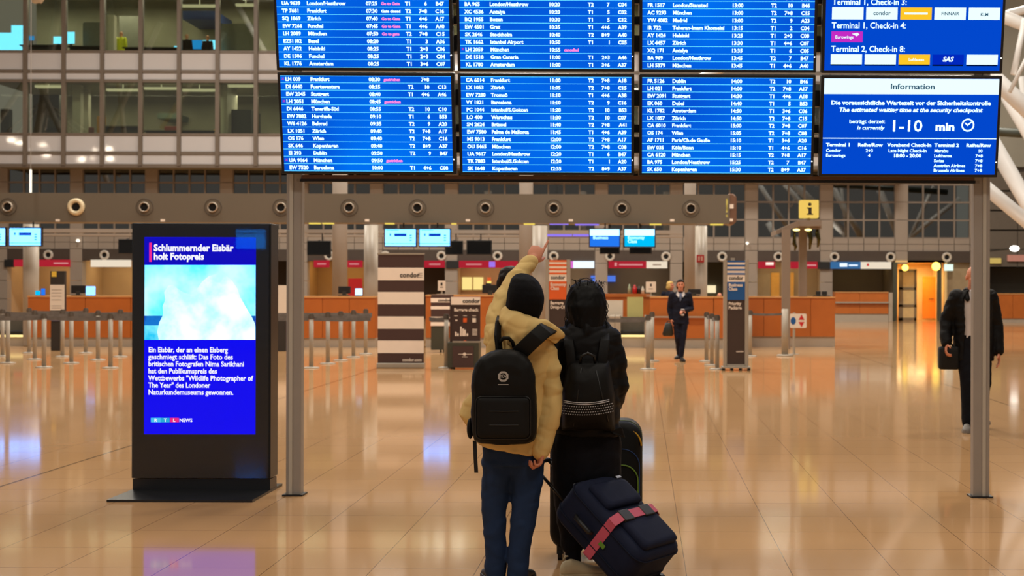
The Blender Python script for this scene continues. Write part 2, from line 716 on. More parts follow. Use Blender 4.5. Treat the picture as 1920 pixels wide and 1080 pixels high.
SD = 34.0
strut([at(1770, 286, SD), at(2040, 511, SD)], .17, 'lower white steel strut slanting down right of the boards')
strut([at(1835, 222, SD + 1), at(2010, 526, SD + 1)], .20, 'steeper white steel strut crossing right of the boards')
strut([at(1780, 66, SD + 6), at(2050, 324, SD + 6)], .24, 'thick white steel strut above the crossing struts')
strut([at(1940, 78, SD + 3), at(1893, 173, SD + 3)], .055, 'thin bright upright strut right of the upper board')
strut([at(1922, 35, SD + 7), at(1900, 140, SD + 7)], .09, 'short upright strut beside the thin bright one')
strut([at(1760, -15, SD + 9), at(2100, 115, SD + 9)], .2, 'slanting white roof beam above the struts')
strut([at(1760, 62, SD + 12), at(2100, -30, SD + 12)], .14, 'rising white roof beam above the struts')
strut([at(1760, 240, SD + 16), at(2100, 262, SD + 16)], .16, 'dark level roof tube behind the thick strut', mat('dark_green_tube', (52, 58, 48), .5))
for i, cx in enumerate((-19, -10.5, 0.5, 10)):                      # tree columns whose branches the office glass mirrors
    for j, (dx, dy) in enumerate(((-5, 3), (5, 3), (-2, -4), (3, -4))):
        strut([(cx, 44, 10.5), (cx + dx, 44 + dy, 20)], .16, 'white roof branch above the hall, %s of tree %s' % (ORD[j], ORD[i]))
# strut floodlights
for p, q, w in ((at(1960, 520, 31), at(1900, 330, 34), 150), (at(1985, 420, 33), at(1910, 180, 40), 170)):
    l = bpy.data.lights.new('strut_floodlight', 'SPOT')
    l.energy, l.color, l.spot_size, l.spot_blend, l.shadow_soft_size = w, (1, .93, .82), math.radians(80), .6, .15
    o = bpy.data.objects.new('strut_floodlight', l)
    COL.objects.link(o)
    o.location = p
    o.rotation_euler = (q - p).to_track_quat('-Z', 'Y').to_euler()
# ================================================================ flight information boards
BLACK = mat('black_plastic', (16, 17, 20), .45, var=.2)
ALU = mat('brushed_aluminium', (190, 184, 172), .4, .1, var=.06)
ALUD = mat('dark_anodised_post', (158, 150, 142), .45, .1, var=.06)
BLUE = glow('board_blue', (0, 92, 232), 1.0)
_nt = BLUE.node_tree                                     # slow drift of the backlight over each panel
_tc, _nz, _rp = _nt.nodes.new('ShaderNodeTexCoord'), _nt.nodes.new('ShaderNodeTexNoise'), _nt.nodes.new('ShaderNodeValToRGB')
_nz.inputs['Scale'].default_value = 1.1
_rp.color_ramp.elements[0].position, _rp.color_ramp.elements[0].color = .35, rgb(4, 84, 214)
_rp.color_ramp.elements[1].position, _rp.color_ramp.elements[1].color = .65, rgb(0, 112, 242)
_nt.links.new(_tc.outputs['Object'], _nz.inputs['Vector'])
_nt.links.new(_nz.outputs['Fac'], _rp.inputs[0])
_nt.links.new(_rp.outputs[0], _nt.nodes['Emission'].inputs[0])
BLUEINFO = glow('board_information_blue', (2, 72, 205), 1.0)
LETTER = glow('board_lettering', (206, 244, 255), 1.7)
RULE = glow('board_rule', (96, 214, 255), 1.5)
PINK = glow('board_pink', (252, 130, 204), 1.25)
WHITEB = glow('board_white', (226, 252, 255), 1.15)
INK = glow('board_ink', (8, 60, 90), 1.0)
YEL = glow('board_yellow', (255, 200, 40), 1.0)
MAG = glow('board_magenta', (196, 44, 196), 1.0)
SASB = glow('board_airline_blue', (0, 40, 190), 1.0)
NAVYB = glow('board_strip_black', (2, 10, 40), .6)

TILT = math.radians(11.0)
UP = Vector((0, -math.sin(TILT), math.cos(TILT)))
NRM = Vector((0, -math.cos(TILT), -math.sin(TILT)))     # towards the viewer
B0 = Vector((0, 10.45, 0))
SW, SH = 1.257, 0.707                                   # lit area
S = {}
S['a'] = [('', 'SN 2622', 'Brüssel', '07:15', '', 'T2', '7+8', 'A17'), ('', 'UA 9639', 'London/Heathrow', '07:25', 'Go to Gate', 'T1', '6', 'B47'), ('', 'TP 7681', 'Frankfurt', '07:30', '*Gate closed', 'T2', '7+8', 'C16'),
          ('', 'SQ 1869', 'Zürich', '07:40', 'Go to Gate', 'T1', '4+6', 'A17'), ('', 'EW 7266', 'Funchal', '07:45', 'Go to Gate', 'T1', '4+6', 'A40'), ('', 'LH 2089', 'München', '07:50', 'Go to gate', 'T2', '7+8', 'C15'),
          ('', 'EZS1182', 'Basel', '08:20', '', 'T1', '3', 'A36'), ('', 'AY 1422', 'Helsinki', '08:25', '', 'T1', '2+3', 'C06'), ('', 'DE 1506', 'Funchal', '08:25', '', 'T1', '2+3', 'C04'),
          ('', 'KL 1776', 'Amsterdam', '08:25', '', 'T1', '3+6', 'C07')]
S['b'] = [('x', 'LH 009', 'Frankfurt', '08:30', 'gestrichen', '', '7+8', ''), ('', 'DI 6440', 'Fuerteventura', '08:35', '', 'T2', '10', 'C13'), ('', 'EW 2045', 'Stuttgart', '08:40', '', 'T1', '4+6', 'A46'),
          ('x', 'LH 2051', 'München', '08:45', 'gestrichen', '', '', ''), ('', 'DI 6446', 'Teneriffa-Süd', '08:55', '', 'T2', '10', 'C10'), ('', 'EW 7882', 'Hurghada', '09:10', '', 'T1', '6', 'B53'),
          ('', 'W6 4126', 'Belgrad', '09:35', '', 'T2', '9', 'A20'), ('', 'LX 1051', 'Zürich', '09:40', '', 'T2', '7+8', 'A17'), ('', 'OS 176', 'Wien', '09:40', '', 'T2', '7+8', 'C16'),
          ('', 'SK 646', 'Kopenhagen', '09:40', '', 'T2', '8+9', 'A37'), ('', 'EI 393', 'Dublin', '09:50', '', 'T2', '9', 'B47'), ('x', 'UA 9164', 'München', '09:50', 'gestrichen', '', '', ''),
          ('', 'EW 7520', 'Barcelona', '10:00', '', 'T1', '4+6', 'C08')]
S['c'] = [('x', 'LH 013', 'Frankfurt', '10:15', 'cancelled', '', '', ''), ('', 'BA 965', 'London/Heathrow', '10:20', '', 'T2', '7', 'C04'), ('', 'XC 4536', 'Antalya', '10:20', '', 'T1', '5', 'C02'),
          ('', 'BQ 1955', 'Bozen', '10:30', '', 'T1', '5', 'C12'), ('', 'EW 4501', 'Graz', '10:35', '', 'T1', '4+6', 'A39'), ('', 'SK 2646', 'Stockholm', '10:40', '', 'T2', '8+9', 'A40'),
          ('', 'TK 1662', 'Istanbul Airport', '10:50', '', 'T1', '1', 'C05'), ('x', 'LH 2059', 'München', '10:55', 'cancelled', '', '', ''), ('', 'DE 1518', 'Gran Canaria', '11:00', '', 'T1', '2+3', 'A46'),
          ('', 'KL 1780', 'Amsterdam', '11:00', '', 'T1', '3+6', 'A37')]
S['d'] = [('', 'CA 6014', 'Frankfurt', '11:00', '', 'T2', '7+8', 'A18'), ('', 'LX 1053', 'Zürich', '11:05', '', 'T2', '7+8', 'C15'), ('', 'EW 7280', 'Tromsö', '11:10', '', 'T1', '4+6', 'A38'),
          ('', 'VY 1821', 'Barcelona', '11:10', '', 'T2', '9', 'C16'), ('', 'PC 1044', 'Istanbul/S.Gokcen', '11:20', '', 'T2', '10', 'B53'), ('', 'LO 400', 'Warschau', '11:30', '', 'T2', '10', 'C07'),
          ('', 'SN 2624', 'Brüssel', '11:40', '', 'T2', '7+8', 'A41'), ('', 'EW 7580', 'Palma de Mallorca', '11:45', '', 'T1', '4+6', 'A39'), ('', 'MS 9013', 'Frankfurt', '12:00', '', 'T2', '7+8', 'A17'),
          ('', 'OU 5465', 'München', '12:00', '', 'T2', '7+8', 'C08'), ('', 'UA 9617', 'London/Heathrow', '12:20', '', 'T1', '6', 'B47'), ('', 'TK 7883', 'Istanbul/S.Gokcen', '12:20', '', 'T1', '1', 'A20'),
          ('', 'SK 1648', 'Kopenhagen', '12:35', '', 'T2', '8+9', 'A37')]
S['e'] = [('', 'EW 2047', 'Stuttgart', '12:45', '', 'T1', '4+6', 'A18'), ('', 'FR 1517', 'London/Stansted', '13:00', '', 'T2', '10', 'B46'), ('', 'AC 9293', 'München', '13:00', '', 'T2', '7+8', 'C15'),
          ('', 'YW 4082', 'Madrid', '13:00', '', 'T2', '9', 'A23'), ('', 'IR 722', 'Teheran-Imam Khomeini', '13:15', '', 'T1', '2', 'C04'), ('', 'AY 1424', 'Helsinki', '13:25', '', 'T1', '2+3', 'C08'),
          ('', 'LX 4457', 'Zürich', '13:30', '', 'T1', '4+6', 'C07'), ('', 'XQ 171', 'Antalya', '13:35', '', 'T1', '6', 'C05'), ('', 'BA 969', 'London/Heathrow', '13:45', '', 'T2', '7', 'B47'),
          ('', 'LH 5379', 'München', '13:45', '', 'T1', '4+6', 'A40')]
S['f'] = [('', 'FR 5126', 'Dublin', '14:00', '', 'T2', '10', 'B46'), ('', 'LH 021', 'Frankfurt', '14:00', '', 'T2', '7+8', 'A17'), ('', 'EW 2091', 'Stuttgart', '14:30', '', 'T1', '4+6', 'A18'),
          ('', 'EK 060', 'Dubai', '14:40', '', 'T1', '5', 'B53'), ('', 'KL 1782', 'Amsterdam', '14:50', '', 'T1', '3+6', 'C06'), ('', 'LX 1057', 'Zürich', '14:50', '', 'T2', '7+8', 'C15'),
          ('', 'CA 6010', 'Frankfurt', '15:00', '', 'T2', '7+8', 'C07'), ('', 'OS 174', 'Wien', '15:05', '', 'T2', '7+8', 'C08'), ('', 'AF 1711', 'Paris/Ch.de Gaulle', '15:10', '', 'T1', '3+6', 'A20'),
          ('', 'EW 035', 'Köln/Bonn', '15:10', '', 'T1', '4+6', 'C16'), ('', 'CA 6120', 'München', '15:15', '', 'T2', '7+8', 'A17'), ('', 'BA 975', 'London/Heathrow', '15:25', '', 'T2', '7', 'B47'),
          ('', 'SK 650', 'Kopenhagen', '15:30', '', 'T2', '8+9', 'A37')]


class Board:
    """one display: origin is the lower left corner of its lit area"""

    def __init__(self, px_left, s0, label, sc=1.0):
        self.sc = sc
        self.w, self.h = SW * sc, SH
        base = B0 + UP * s0
        base.z += Z(323.5, 10.45, 867)
        self.o = Vector((X(px_left, base.y), base.y, base.z - ROLL * X(px_left, base.y)))
        self.right = Vector((1, 0, -ROLL * .5)).normalized()
        self.t = thing('flight_display', label, 'display', tuple(self.o), 'flight displays of the big board')
        b = .022
        m = M()
        self.slab(m, -b, self.w + b, -b, self.h + b, -.09, -.002)
        self.slab(m, .15, self.w - .15, .08, self.h - .08, -.14, -.09)
        ob('housing', m, BLACK, self.t, bevel=.006)

    def p(self, u, v, n=0.0):
        return self.o + self.right * u + UP * v + NRM * n

    def slab(self, m, u0, u1, v0, v1, n0, n1):
        vs = [self.p(u, v, n) for v in (v0, v1) for n in (n1, n0) for u in (u0, u1)]
        m.add(vs, [(0, 2, 3, 1), (4, 5, 7, 6), (0, 1, 5, 4), (2, 6, 7, 3), (0, 4, 6, 2), (1, 3, 7, 5)])

    def panel(self, material):
        m = M()
        self.slab(m, 0, self.w, 0, self.h, -.003, .001)
        self.pan = ob('screen', m, material, self.t)
        m = M()
        self.slab(m, self.w + .004, self.w + .012, .088, .096, -.002, .002)
        ob('status_light', m, glow('white_status_light', (255, 255, 240), 3.0), self.t)

    def rect(self, m, u0, u1, v0, v1, n=.0016):
        m.add([self.p(u0, v0, n), self.p(u1, v0, n), self.p(u1, v1, n), self.p(u0, v1, n)], [(0, 1, 2, 3)])

    def text(self, m, s, size, u, v, align='L', bold=.0015, sx=1.0, shear=0., n=.0020):
        return text_into(m, s, size, self.p(u, v, n), self.right, UP, align, bold, sx, shear)


def flight_board(px_left, s0, rows, label, sc=1.0):
    b = Board(px_left, s0, label, sc)
    b.panel(BLUE)
    rh = SH / 13
    w, ru, pk, fl = M(), M(), M(), M()
    for i, r in enumerate(reversed(rows)):
        v = i * rh + .0155
        W = b.w
        b.rect(ru, 0, W, i * rh + .0010, i * rh + .0044)
        sz = .0375
        b.text(w, r[1], sz, W * .030, v)
        b.text(w, r[2], sz, W * .176, v)
        b.text(w, r[3], sz, W * .519, v)
        if r[4].startswith('*'):
            b.text(w, r[4][1:], .029, W * .607, v + .002)
        elif r[4]:
            b.text(pk, r[4], .029, W * .607, v + .002)
        b.text(w, r[5], sz, W * .747, v)
        b.text(w, r[6], sz, W * .873, v, 'R')
        b.text(w, r[7], sz, W * .972, v, 'R')
        if r[0]:
            b.text(fl, r[0], .03, W * .010, v + .008)
    b.rect(ru, 0, b.w, SH - .004, SH - .001)
    ob('row_rules', ru, RULE, b.pan)
    ob('lettering', w, LETTER, b.pan)
    if pk.v:
        ob('remark_lettering', pk, PINK, b.pan)
    if fl.v:
        ob('cancel_marks', fl, glow('board_purple', (170, 60, 200), 1.0), b.pan)
    return b


UPS = (323.5 - 131.0)                                   # px between the lower and the upper lit area, at the lower one
S1 = .766
flight_board(532.9, 0, S['b'], 'departures display in the lower row, first from the left, starting at LH 009 Frankfurt')
flight_board(867.1, 0, S['d'], 'departures display in the lower row, second from the left, starting at CA 6014 Frankfurt')
flight_board(1203.2, 0, S['f'], 'departures display in the lower row, third from the left, starting at FR 5126 Dublin')
flight_board(522.6 + .2, S1, S['a'], 'departures display in the upper row, first from the left, ending at KL 1776 Amsterdam')
flight_board(862.6, S1, S['c'], 'departures display in the upper row, second from the left, ending at KL 1780 Amsterdam')
flight_board(1203.2, S1, S['e'], 'departures display in the upper row, third from the left, ending at LH 5379 München')

# information display (lower right)
b = Board(1540.4, 0, 'information display with white header, waiting time 1-10 min', 1.025)
b.panel(BLUEINFO)
W, Hh = b.w, b.h
wh, ik, lt, sh, lg = M(), M(), M(), M(), M()
b.rect(wh, 0, W, Hh * .837, Hh * .998)
b.text(ik, 'Information', .058, W * .505, Hh * .890, 'C', .0010, 1.2)
b.text(lt, 'Die voraussichtliche Wartezeit vor der Sicherheitskontrolle', .043, W * .5, Hh * .728, 'C', .0016, 1.13)
b.text(lt, 'The estimated waiting time at the security checkpoint', .043, W * .5, Hh * .655, 'C', .0014, 1.13, .22)
b.text(lt, 'beträgt derzeit', .039, W * .355, Hh * .535, 'R', .0008, 1.13)
b.text(lt, 'is currently', .039, W * .355, Hh * .470, 'R', .0008, 1.13, .22)
b.text(lt, '1-10', .120, W * .382, Hh * .452, 'L', .0016, 1.12)
b.text(lt, 'min', .084, W * .645, Hh * .462, 'L', .003, 1.15)
cx_, cy_ = W * .832, Hh * .520
rings = []
for k in range(40):
    a0, a1 = 2 * math.pi * k / 40, 2 * math.pi * (k + 1) / 40
    lt.add([b.p(cx_ + r * math.cos(a), cy_ + r * math.sin(a), .002) for r, a in ((.037, a0), (.048, a0), (.048, a1), (.037, a1))], [(0, 1, 2, 3)])
lt.add([b.p(cx_ + dx, cy_ + dy, .002) for dx, dy in ((-.024, .012), (-.017, .018), (-.002, .006), (.024, .026), (.028, .019), (-.002, -.008))], [(0, 1, 2, 3, 4, 5)])
b.rect(lt, 0, W, Hh * .373, Hh * .381)
for s, u, al in (('Terminal 1', .02, 'L'), ('Reihe/Row', .275, 'C'), ('Vorabend Check-In', .500, 'C'), ('Terminal 2', .645, 'L'), ('Reihe/Row', .9, 'C')):
    b.text(lt, s, .035, W * u, Hh * .292, al, .0014, 1.18)
for s, u, y, al in (('Condor', .02, .235, 'L'), ('Eurowings', .02, .182, 'L'), ('2+3', .27, .235, 'C'), ('4', .27, .182, 'C'), ('Late Night Check-In', .49, .235, 'C'),
                    ('Marabu', .645, .235, 'L'), ('Lufthansa', .645, .182, 'L'), ('Swiss', .645, .130, 'L'), ('Austrian Airlines', .645, .078, 'L'), ('Brussels Airlines', .645, .028, 'L'),
                    ('10', .91, .235, 'C'), ('7+8', .905, .182, 'C'), ('7+8', .905, .130, 'C'), ('7+8', .905, .078, 'C'), ('7+8', .905, .028, 'C')):
    b.text(lt, s, .031, W * u, Hh * y, al, .0008, 1.12)
b.text(lt, '18:00 - 20:00', .035, W * .49, Hh * .180, 'C', .0014, 1.12)
ob('header_bar', wh, WHITEB, b.pan)
ob('header_lettering', ik, INK, b.pan)
ob('lettering', lt, LETTER, b.pan)

# check-in guide display (upper right)
b = Board(1544.5, S1, 'check-in guide display with airline logo tiles, upper row above the information display', 1.025)
b.panel(BLUEINFO)
W, Hh = b.w, b.h
lt, ik, cn = M(), M(), M()
wh, ye, ma, sb, nv = WHITEB, YEL, MAG, SASB, NAVYB
tiles, tmat = [], [None]
for s, y in (('Terminal 1, Check-in 3:', .668), ('Terminal 1, Check-in 4:', .430), ('Terminal 2, Check-in 8:', .190)):
    b.text(lt, s, .062, W * .035, Hh * y, 'L', .0008, .92)


def tile(m, col, y0, y1):
    u0 = W * (.035 + .1935 * col)
    m = M()
    tiles.append((m, tmat[0]))
    b.rect(m, u0, u0 + W * .178, Hh * y0, Hh * y1)
    return u0 + W * .089


def word(m, s, size, u, y, bold=.0006, sx=1., shear=0.):
    b.text(m, s, size, u, Hh * y, 'C', bold, sx, shear, .0026)


for c_, mm in enumerate((wh, wh, ye, wh, wh)):
    tmat[0] = mm
    u = tile(mm, c_, .520, .645)
    if c_ == 1:
        word(ik, 'condor', .043, u, .565)
    if c_ == 2:
        b.rect(cn, u - .085, u + .085, Hh * .572, Hh * .592, .0026)
    if c_ == 3:
        word(ik, 'FINNAIR', .034, u, .567)
    if c_ == 4:
        word(ik, 'KLM', .030, u, .560)
tmat[0] = ma
u = tile(ma, 0, .288, .398)
word(cn, 'Eurowings', .032, u - .02, .325)
cn.add([b.p(u + dx, Hh * .365 + dy, .0026) for dx, dy in ((.035, .006), (.075, .014), (.090, .002), (.070, -.012), (.055, -.004))], [(0, 1, 2, 3, 4)])
for c_, mm in enumerate((wh, wh, ye, sb, wh)):
    tmat[0] = mm
    u = tile(mm, c_, .062, .165)
    q = M()
    b.rect(q, u - W * .089, u + W * .086, Hh * .048, Hh * .062)
    tiles.append((q, nv))
    if c_ == 2:
        word(cn, 'Lufthansa', .030, u + .015, .098)
    if c_ == 3:
        word(cn, 'SAS', .048, u, .095, .002, 1., .25)
ob('lettering', lt, LETTER, b.pan)
for mm, ma_ in tiles:
    ob('tile_strip' if ma_ is NAVYB else 'logo_tile', mm, ma_, b.pan)
ob('logo_ink', ik, INK, b.pan)
ob('logo_lettering', cn, WHITEB, b.pan)

# the stand that carries the boards
st = thing('board_stand', 'tall metal stand carrying the blue flight displays on two posts', 'stand', (X(552, 10.7), 10.66, 0))
for px, py_, w in ((552, 928, .115), (1840, 934, .125)):
    d = 10.62
    x = X(px, d)
    m = M()
    m.prism([(p[0], p[1]) for p in rrect(x - w / 2, x + w / 2, -.05, .05, .012)], 0, 5.0, Matrix(((1, 0, 0, 0), (0, 0, 1, d + .03), (0, 1, 0, 0), (0, 0, 0, 1))))
    post = ob('post', m, ALUD, st)
    m = M()
    o_ = -.032 if px < 1000 else .004
    m.box(x + o_, x + o_ + .026, d - .03, d - .015, .0, 5.0)
    ob('post_rail', m, ALU, post)
    m = M()
    m.box(x - w / 2 - .02, x + w / 2 + .02, d - .05, d + .11, 0, .012)
    ob('foot_plate', m, BLACK, post)
m = M()
zb = Z(333.5, 10.6, 1100)
m.box(X(566, 10.6), X(1826, 10.6), 10.60, 10.66, zb - .012, zb + .016)
ob('lower_crossbar', m, mat('bronze_bar', (120, 88, 66), .4, .4), st)
m = M()
m.box(X(556, 10.6), X(1836, 10.6), 10.60, 10.64, zb - .034, zb - .013)
ob('cable_tray', m, BLACK, st)
m = M()
for s_ in (.35, 1.15, 1.9):
    c = B0 + UP * s_
    z = c.z + Z(323.5, 10.45, 867)
    m.box(X(540, 10.5), X(1850, 10.5), c.y + .17, c.y + .22, z - .03, z + .03)
ob('mounting_rail', m, BLACK, st)
m = M()
for px in (855, 1193, 1531):
    for s_ in (.2, .55, .95, 1.3):
        c = B0 + UP * s_ - NRM * .10
        z = c.z + Z(323.5, 10.45, 867)
        m.box(X(px, 10.5) - .022, X(px, 10.5) + .022, c.y, c.y + .05, z - .06, z + .06)
ob('bracket', m, BLACK, st)
# ================================================================ check-in hall: duct beam, columns, counters, signs
WOOD = mat('orange_wood_veneer', (184, 102, 40), .4, var=.14, scale=3)
WOODD = mat('dark_orange_veneer', (160, 78, 34), .45, var=.14, scale=3)
BASEG = mat('pale_grey_plinth', (170, 158, 142), .5, var=.06)
STEEL = mat('satin_steel', (164, 154, 140), .5, .1, var=.05)
BEAMM = mat('grey_brown_duct', (104, 94, 80), .5, var=.05, scale=.8)
COLM = mat('pale_grey_column', (182, 172, 158), .4, var=.04)
SCRD = mat('dark_screen', (14, 16, 18), .15, var=.2)
BROWNB = mat('banner_brown', (72, 48, 44), .6, var=.06)
CREAMB = mat('banner_cream', (250, 236, 222), .6, var=.04)
GREEND = mat('dark_grey_green_steel', (62, 62, 50), .45, var=.1)
INKM = mat('black_print', (34, 26, 24), .6)
WHITEM = mat('white_print', (236, 222, 208), .6)
ORANGE = mat('orange_print', (226, 96, 30), .6, var=.05)
BLUEM = mat('blue_print', (8, 82, 150), .6, var=.05)
GREYP = mat('grey_print', (150, 138, 130), .6)

# ---- duct beam with nozzles
BD = 38.0
bz0, bz1 = Z(417.6, BD, 700), Z(363.2, BD, 700)
bx0, bx1 = X(-140, BD), X(1368, BD)
t = thing('duct_beam', 'long grey brown duct beam with round nozzles over the check-in counters', 'duct', ((bx0 + bx1) / 2, BD + .5, bz0))
m = M()
m.prism(rrect(bx0, bx1, bz0, bz1, .02, 2), BD, BD + 1.0)
ob('duct', m, BEAMM, t)
m = M()
m.prism(rrect(X(1360, BD), X(1381, BD), bz0 - .02, bz1 + .03, .14, 6), BD + .03, BD + .97)
cap = ob('end_cap', m, mat('brown_end_cap', (120, 88, 70), .4, .2), t, bevel=.03)
m = M()
m.box(X(1361, BD), X(1364, BD), BD + .0, BD + .03, Z(398, BD, 1360), Z(372, BD, 1360))
m.box(X(1361, BD), X(1364, BD), BD + .0, BD + .03, Z(407, BD, 1360), Z(402, BD, 1360))
ob('end_light', m, glow('yellow_end_light', (255, 226, 120), 1.6), cap)
m = M()
m.box(X(1368, BD), X(1375, BD), BD - .0, BD + .03, Z(391, BD, 1370), Z(383, BD, 1370))
m.box(X(1368, BD), X(1374, BD), BD - .0, BD + .03, Z(415, BD, 1370), Z(410, BD, 1370))
ob('end_label', m, WHITEM, cap)
for a, b_ in ((577, 597), (602, 622), (720, 736), (981, 1001), (1218, 1240), (1332, 1356), (845, 853)):
    m = M()
    m.box(X(a, BD), X(b_, BD), BD + .10, BD + .30, bz0 - .035, bz0 + .01)
    ob('underside_light', m, glow('yellow_strip_light', (244, 214, 96), 1.0), t)
for px in (108, 688, 877, 1260, 305, 1070):
    m = M()
    m.box(X(px - 4, BD), X(px + 4, BD), BD - .012, BD + .02, Z(415.5, BD, px), Z(411, BD, px))
    ob('small_plate', m, WHITEM, t)
proto = None
for i, px in enumerate((15, 143, 271, 399, 527, 654.5, 782.5, 910, 1038, 1166, 1295)):
    lab = 'dark throated air nozzle on the long grey duct beam, %s from the left' % ORD[i]
    if i == 1:
        nozzle(X(px, BD), BD - .005, Z(389.5, BD, 700) + 0, .235, 'air nozzle with a wide cream ring, second from the left on the duct beam', 'nozzles on the duct beam',
               mat('cream_nozzle_ring', (214, 196, 160), .4), False)
    elif proto is None:
        proto = nozzle(X(px, BD), BD - .005, Z(389.5, BD, 700), .235, lab, 'nozzles on the duct beam', mat('satin_nozzle_collar', (190, 176, 160), .3, .3), True)
        px0 = px
    else:
        c = copy_tree(proto)
        c.location.x += (px - px0) * BD / FPX
        c['label'] = lab

# ---- round columns
for i, (px, w, d) in enumerate(((52, 28, 39.4), (693, 26, 39.4), (634, 28, 43), (1011, 28, 39.4), (985, 26, 43), (1315, 23, 39.4), (1294, 22, 43))):
    m = M()
    r = w * d / FPX / 2
    m.cyl((X(px, d), d + r, 0), (X(px, d), d + r, bz0 + (.0 if d < 40 else 4)), r, n=36)
    o = ob('round_column', m, COLM if d < 40 else CONC, smooth=False, kind='structure')
    for p in o.data.polygons:
        p.use_smooth = len(p.vertices) == 4
m = M()                                                            # low canopy rails behind the duct
for py0, py1, d in ((431, 438, 45), (440, 444, 46)):
    m.box(X(-140, d), X(1280, d), d, d + .3, Z(py1, d, 900), Z(py0, d, 900))
ob('trim_3', m, CONC, kind='structure')


# ---- overhead displays hung from the duct
def hung(px0, px1, py0, py1, d, label, kind, hang=True, stem_to=None):
    t = thing('overhead_display', label, 'display', (X((px0 + px1) / 2, d), d, Z(py1, d, px0)), 'overhead displays')
    x0, x1, z0, z1 = X(px0, d), X(px1, d), Z(py1, d, px0), Z(py0, d, px0)
    m = M()
    m.box(x0 - .03, x1 + .03, d, d + .1, z0 - .03, z1 + .03)
    ob('casing', m, BLACK, t, bevel=.01)
    m = M()
    m.box(x0, x1, d - .006, d + .01, z0, z1)
    ob('screen', m, kind, t)
    m = M()
    top = stem_to or bz0 + .05
    xc = (x0 + x1) / 2
    m.box(xc - .03, xc + .03, d + .05, max(d + .12, BD + .1) if hang else d + .12, z1 - .1, z1 + .05)
    ys = BD + .1 if hang else (d + .08 if d < 40 else 45.1)
    m.box(xc - .03, xc + .03, d + .05, ys + .03, z1 - .1, z1 - .04)
    m.cyl((xc, ys, z1 - .08), (xc, ys, top), .02, n=8)
    ob('hanger', m, BLACK, t)
    return t, x0, x1, z0, z1


CYAN = glow('display_cyan_white', (96, 164, 255), 4.2)
DBLUE = glow('display_deep_blue', (10, 66, 190), 1.0)
MBLUE = glow('display_mid_blue', (34, 112, 224), 1.2)
CBLUE = glow('display_sky_blue', (0, 190, 246), 1.05)
CWHITE = glow('display_white', (160, 214, 255), 2.6)
HD = 37.6
for px0, px1, py0, py1, nm in ((-50, 9, 428, 460, 'at the left edge'), (18, 76, 428, 460, 'over the left counter'), (722, 779, 430, 461, 'left of the two over the striped banner'), (787, 843, 430, 461, 'right of the two over the striped banner')):
    t, x0, x1, z0, z1 = hung(px0, px1, py0, py1, HD, 'bright white overhead display, %s' % nm, CYAN)
    w, h = x1 - x0, z1 - z0
    m = M()
    m.box(x0 + w * .30, x0 + w * .70, HD - .009, HD, z0 + h * .58, z0 + h * .75)
    ob('blue_bar', m, DBLUE, t)
    m = M()
    m.box(x0 + w * .14, x0 + w * .20, HD - .009, HD, z0 + h * .6, z0 + h * .75)
    for j in range(3):
        m.box(x0 + w * .80, x0 + w * .88, HD - .009, HD, z0 + h * (.3 + .15 * j), z0 + h * (.38 + .15 * j))
    m.box(x0, x1, HD - .009, HD, z0 + h * .12, z0 + h * .16)
    m.box(x0 + w * .05, x0 + w * .45, HD - .009, HD, z0 + h * .92, z0 + h * .96)
    ob('display_marks', m, glow('display_light_blue', (70, 170, 240), 1.0), t)
for px0, px1, col, s, nm in ((1106, 1161, MBLUE, ('Business',), 'mid blue overhead display with a white header, right of the raised hand'),
                             (1171, 1227, CBLUE, ('Economy', 'Class'), 'sky blue overhead display with a white header, above the black hair')):
    t, x0, x1, z0, z1 = hung(px0, px1, 430, 462, HD, nm, col)
    w, h = x1 - x0, z1 - z0
    m = M()
    m.box(x0, x1, HD - .009, HD, z0 + h * .63, z1)
    ob('header_bar', m, CWHITE, t)
    m = M()
    for j, q in enumerate(s):
        text_into(m, q, .12, (x0 + w * .1, HD - .012, z0 + h * (.43 - .22 * j)), RX, UZ, 'L', .002)
    ob('lettering', m, CWHITE, t)
for i, (a, b_, c, e, d) in enumerate(((577, 618, 453, 477, 44.6), (223, 252, 450, 474, 44.6), (836, 866, 453, 476, 44.6), (876, 920, 452, 476, 44.6), (1126, 1160, 465, 474, 38.6), (1182, 1220, 465, 474, 38.6))):
    t, *_ = hung(a, b_, c, e, d, 'switched off black overhead display under the duct, %s from the left' % ORD[(1, 0, 2, 3, 4, 5)[i]], SCRD, False,
                 Z(436, 45, 900) + .1 if d > 40 else bz0 + .05)

# far purple light lines beyond the column
for py0, py1, a, b_ in ((439, 443, 1026, 1072), (437, 443, 1074, 1104), (418, 421, 1030, 1065), (418, 422, 1078, 1122)):
    m = M()
    d = 45.95 if py0 > 430 else 38.4
    m.box(X(a, d), X(b_, d), d, d + .05, Z(py1, d, a), Z(py0, d, a))
    m.box(X(a, d), X(b_, d), d + .02, d + .3, Z(py1, d, a) + .005, Z(py0, d, a) + .04)
    o = ob('light_strip', m, glow('violet_strip', (150, 126, 250), 1.0))
    tag(o, 'violet light strip below the duct right of the column, ' + {439: 'lower left', 437: 'lower right', 418: 'upper'}[py0] + (' long' if b_ - a > 42 else ' short'), 'light')


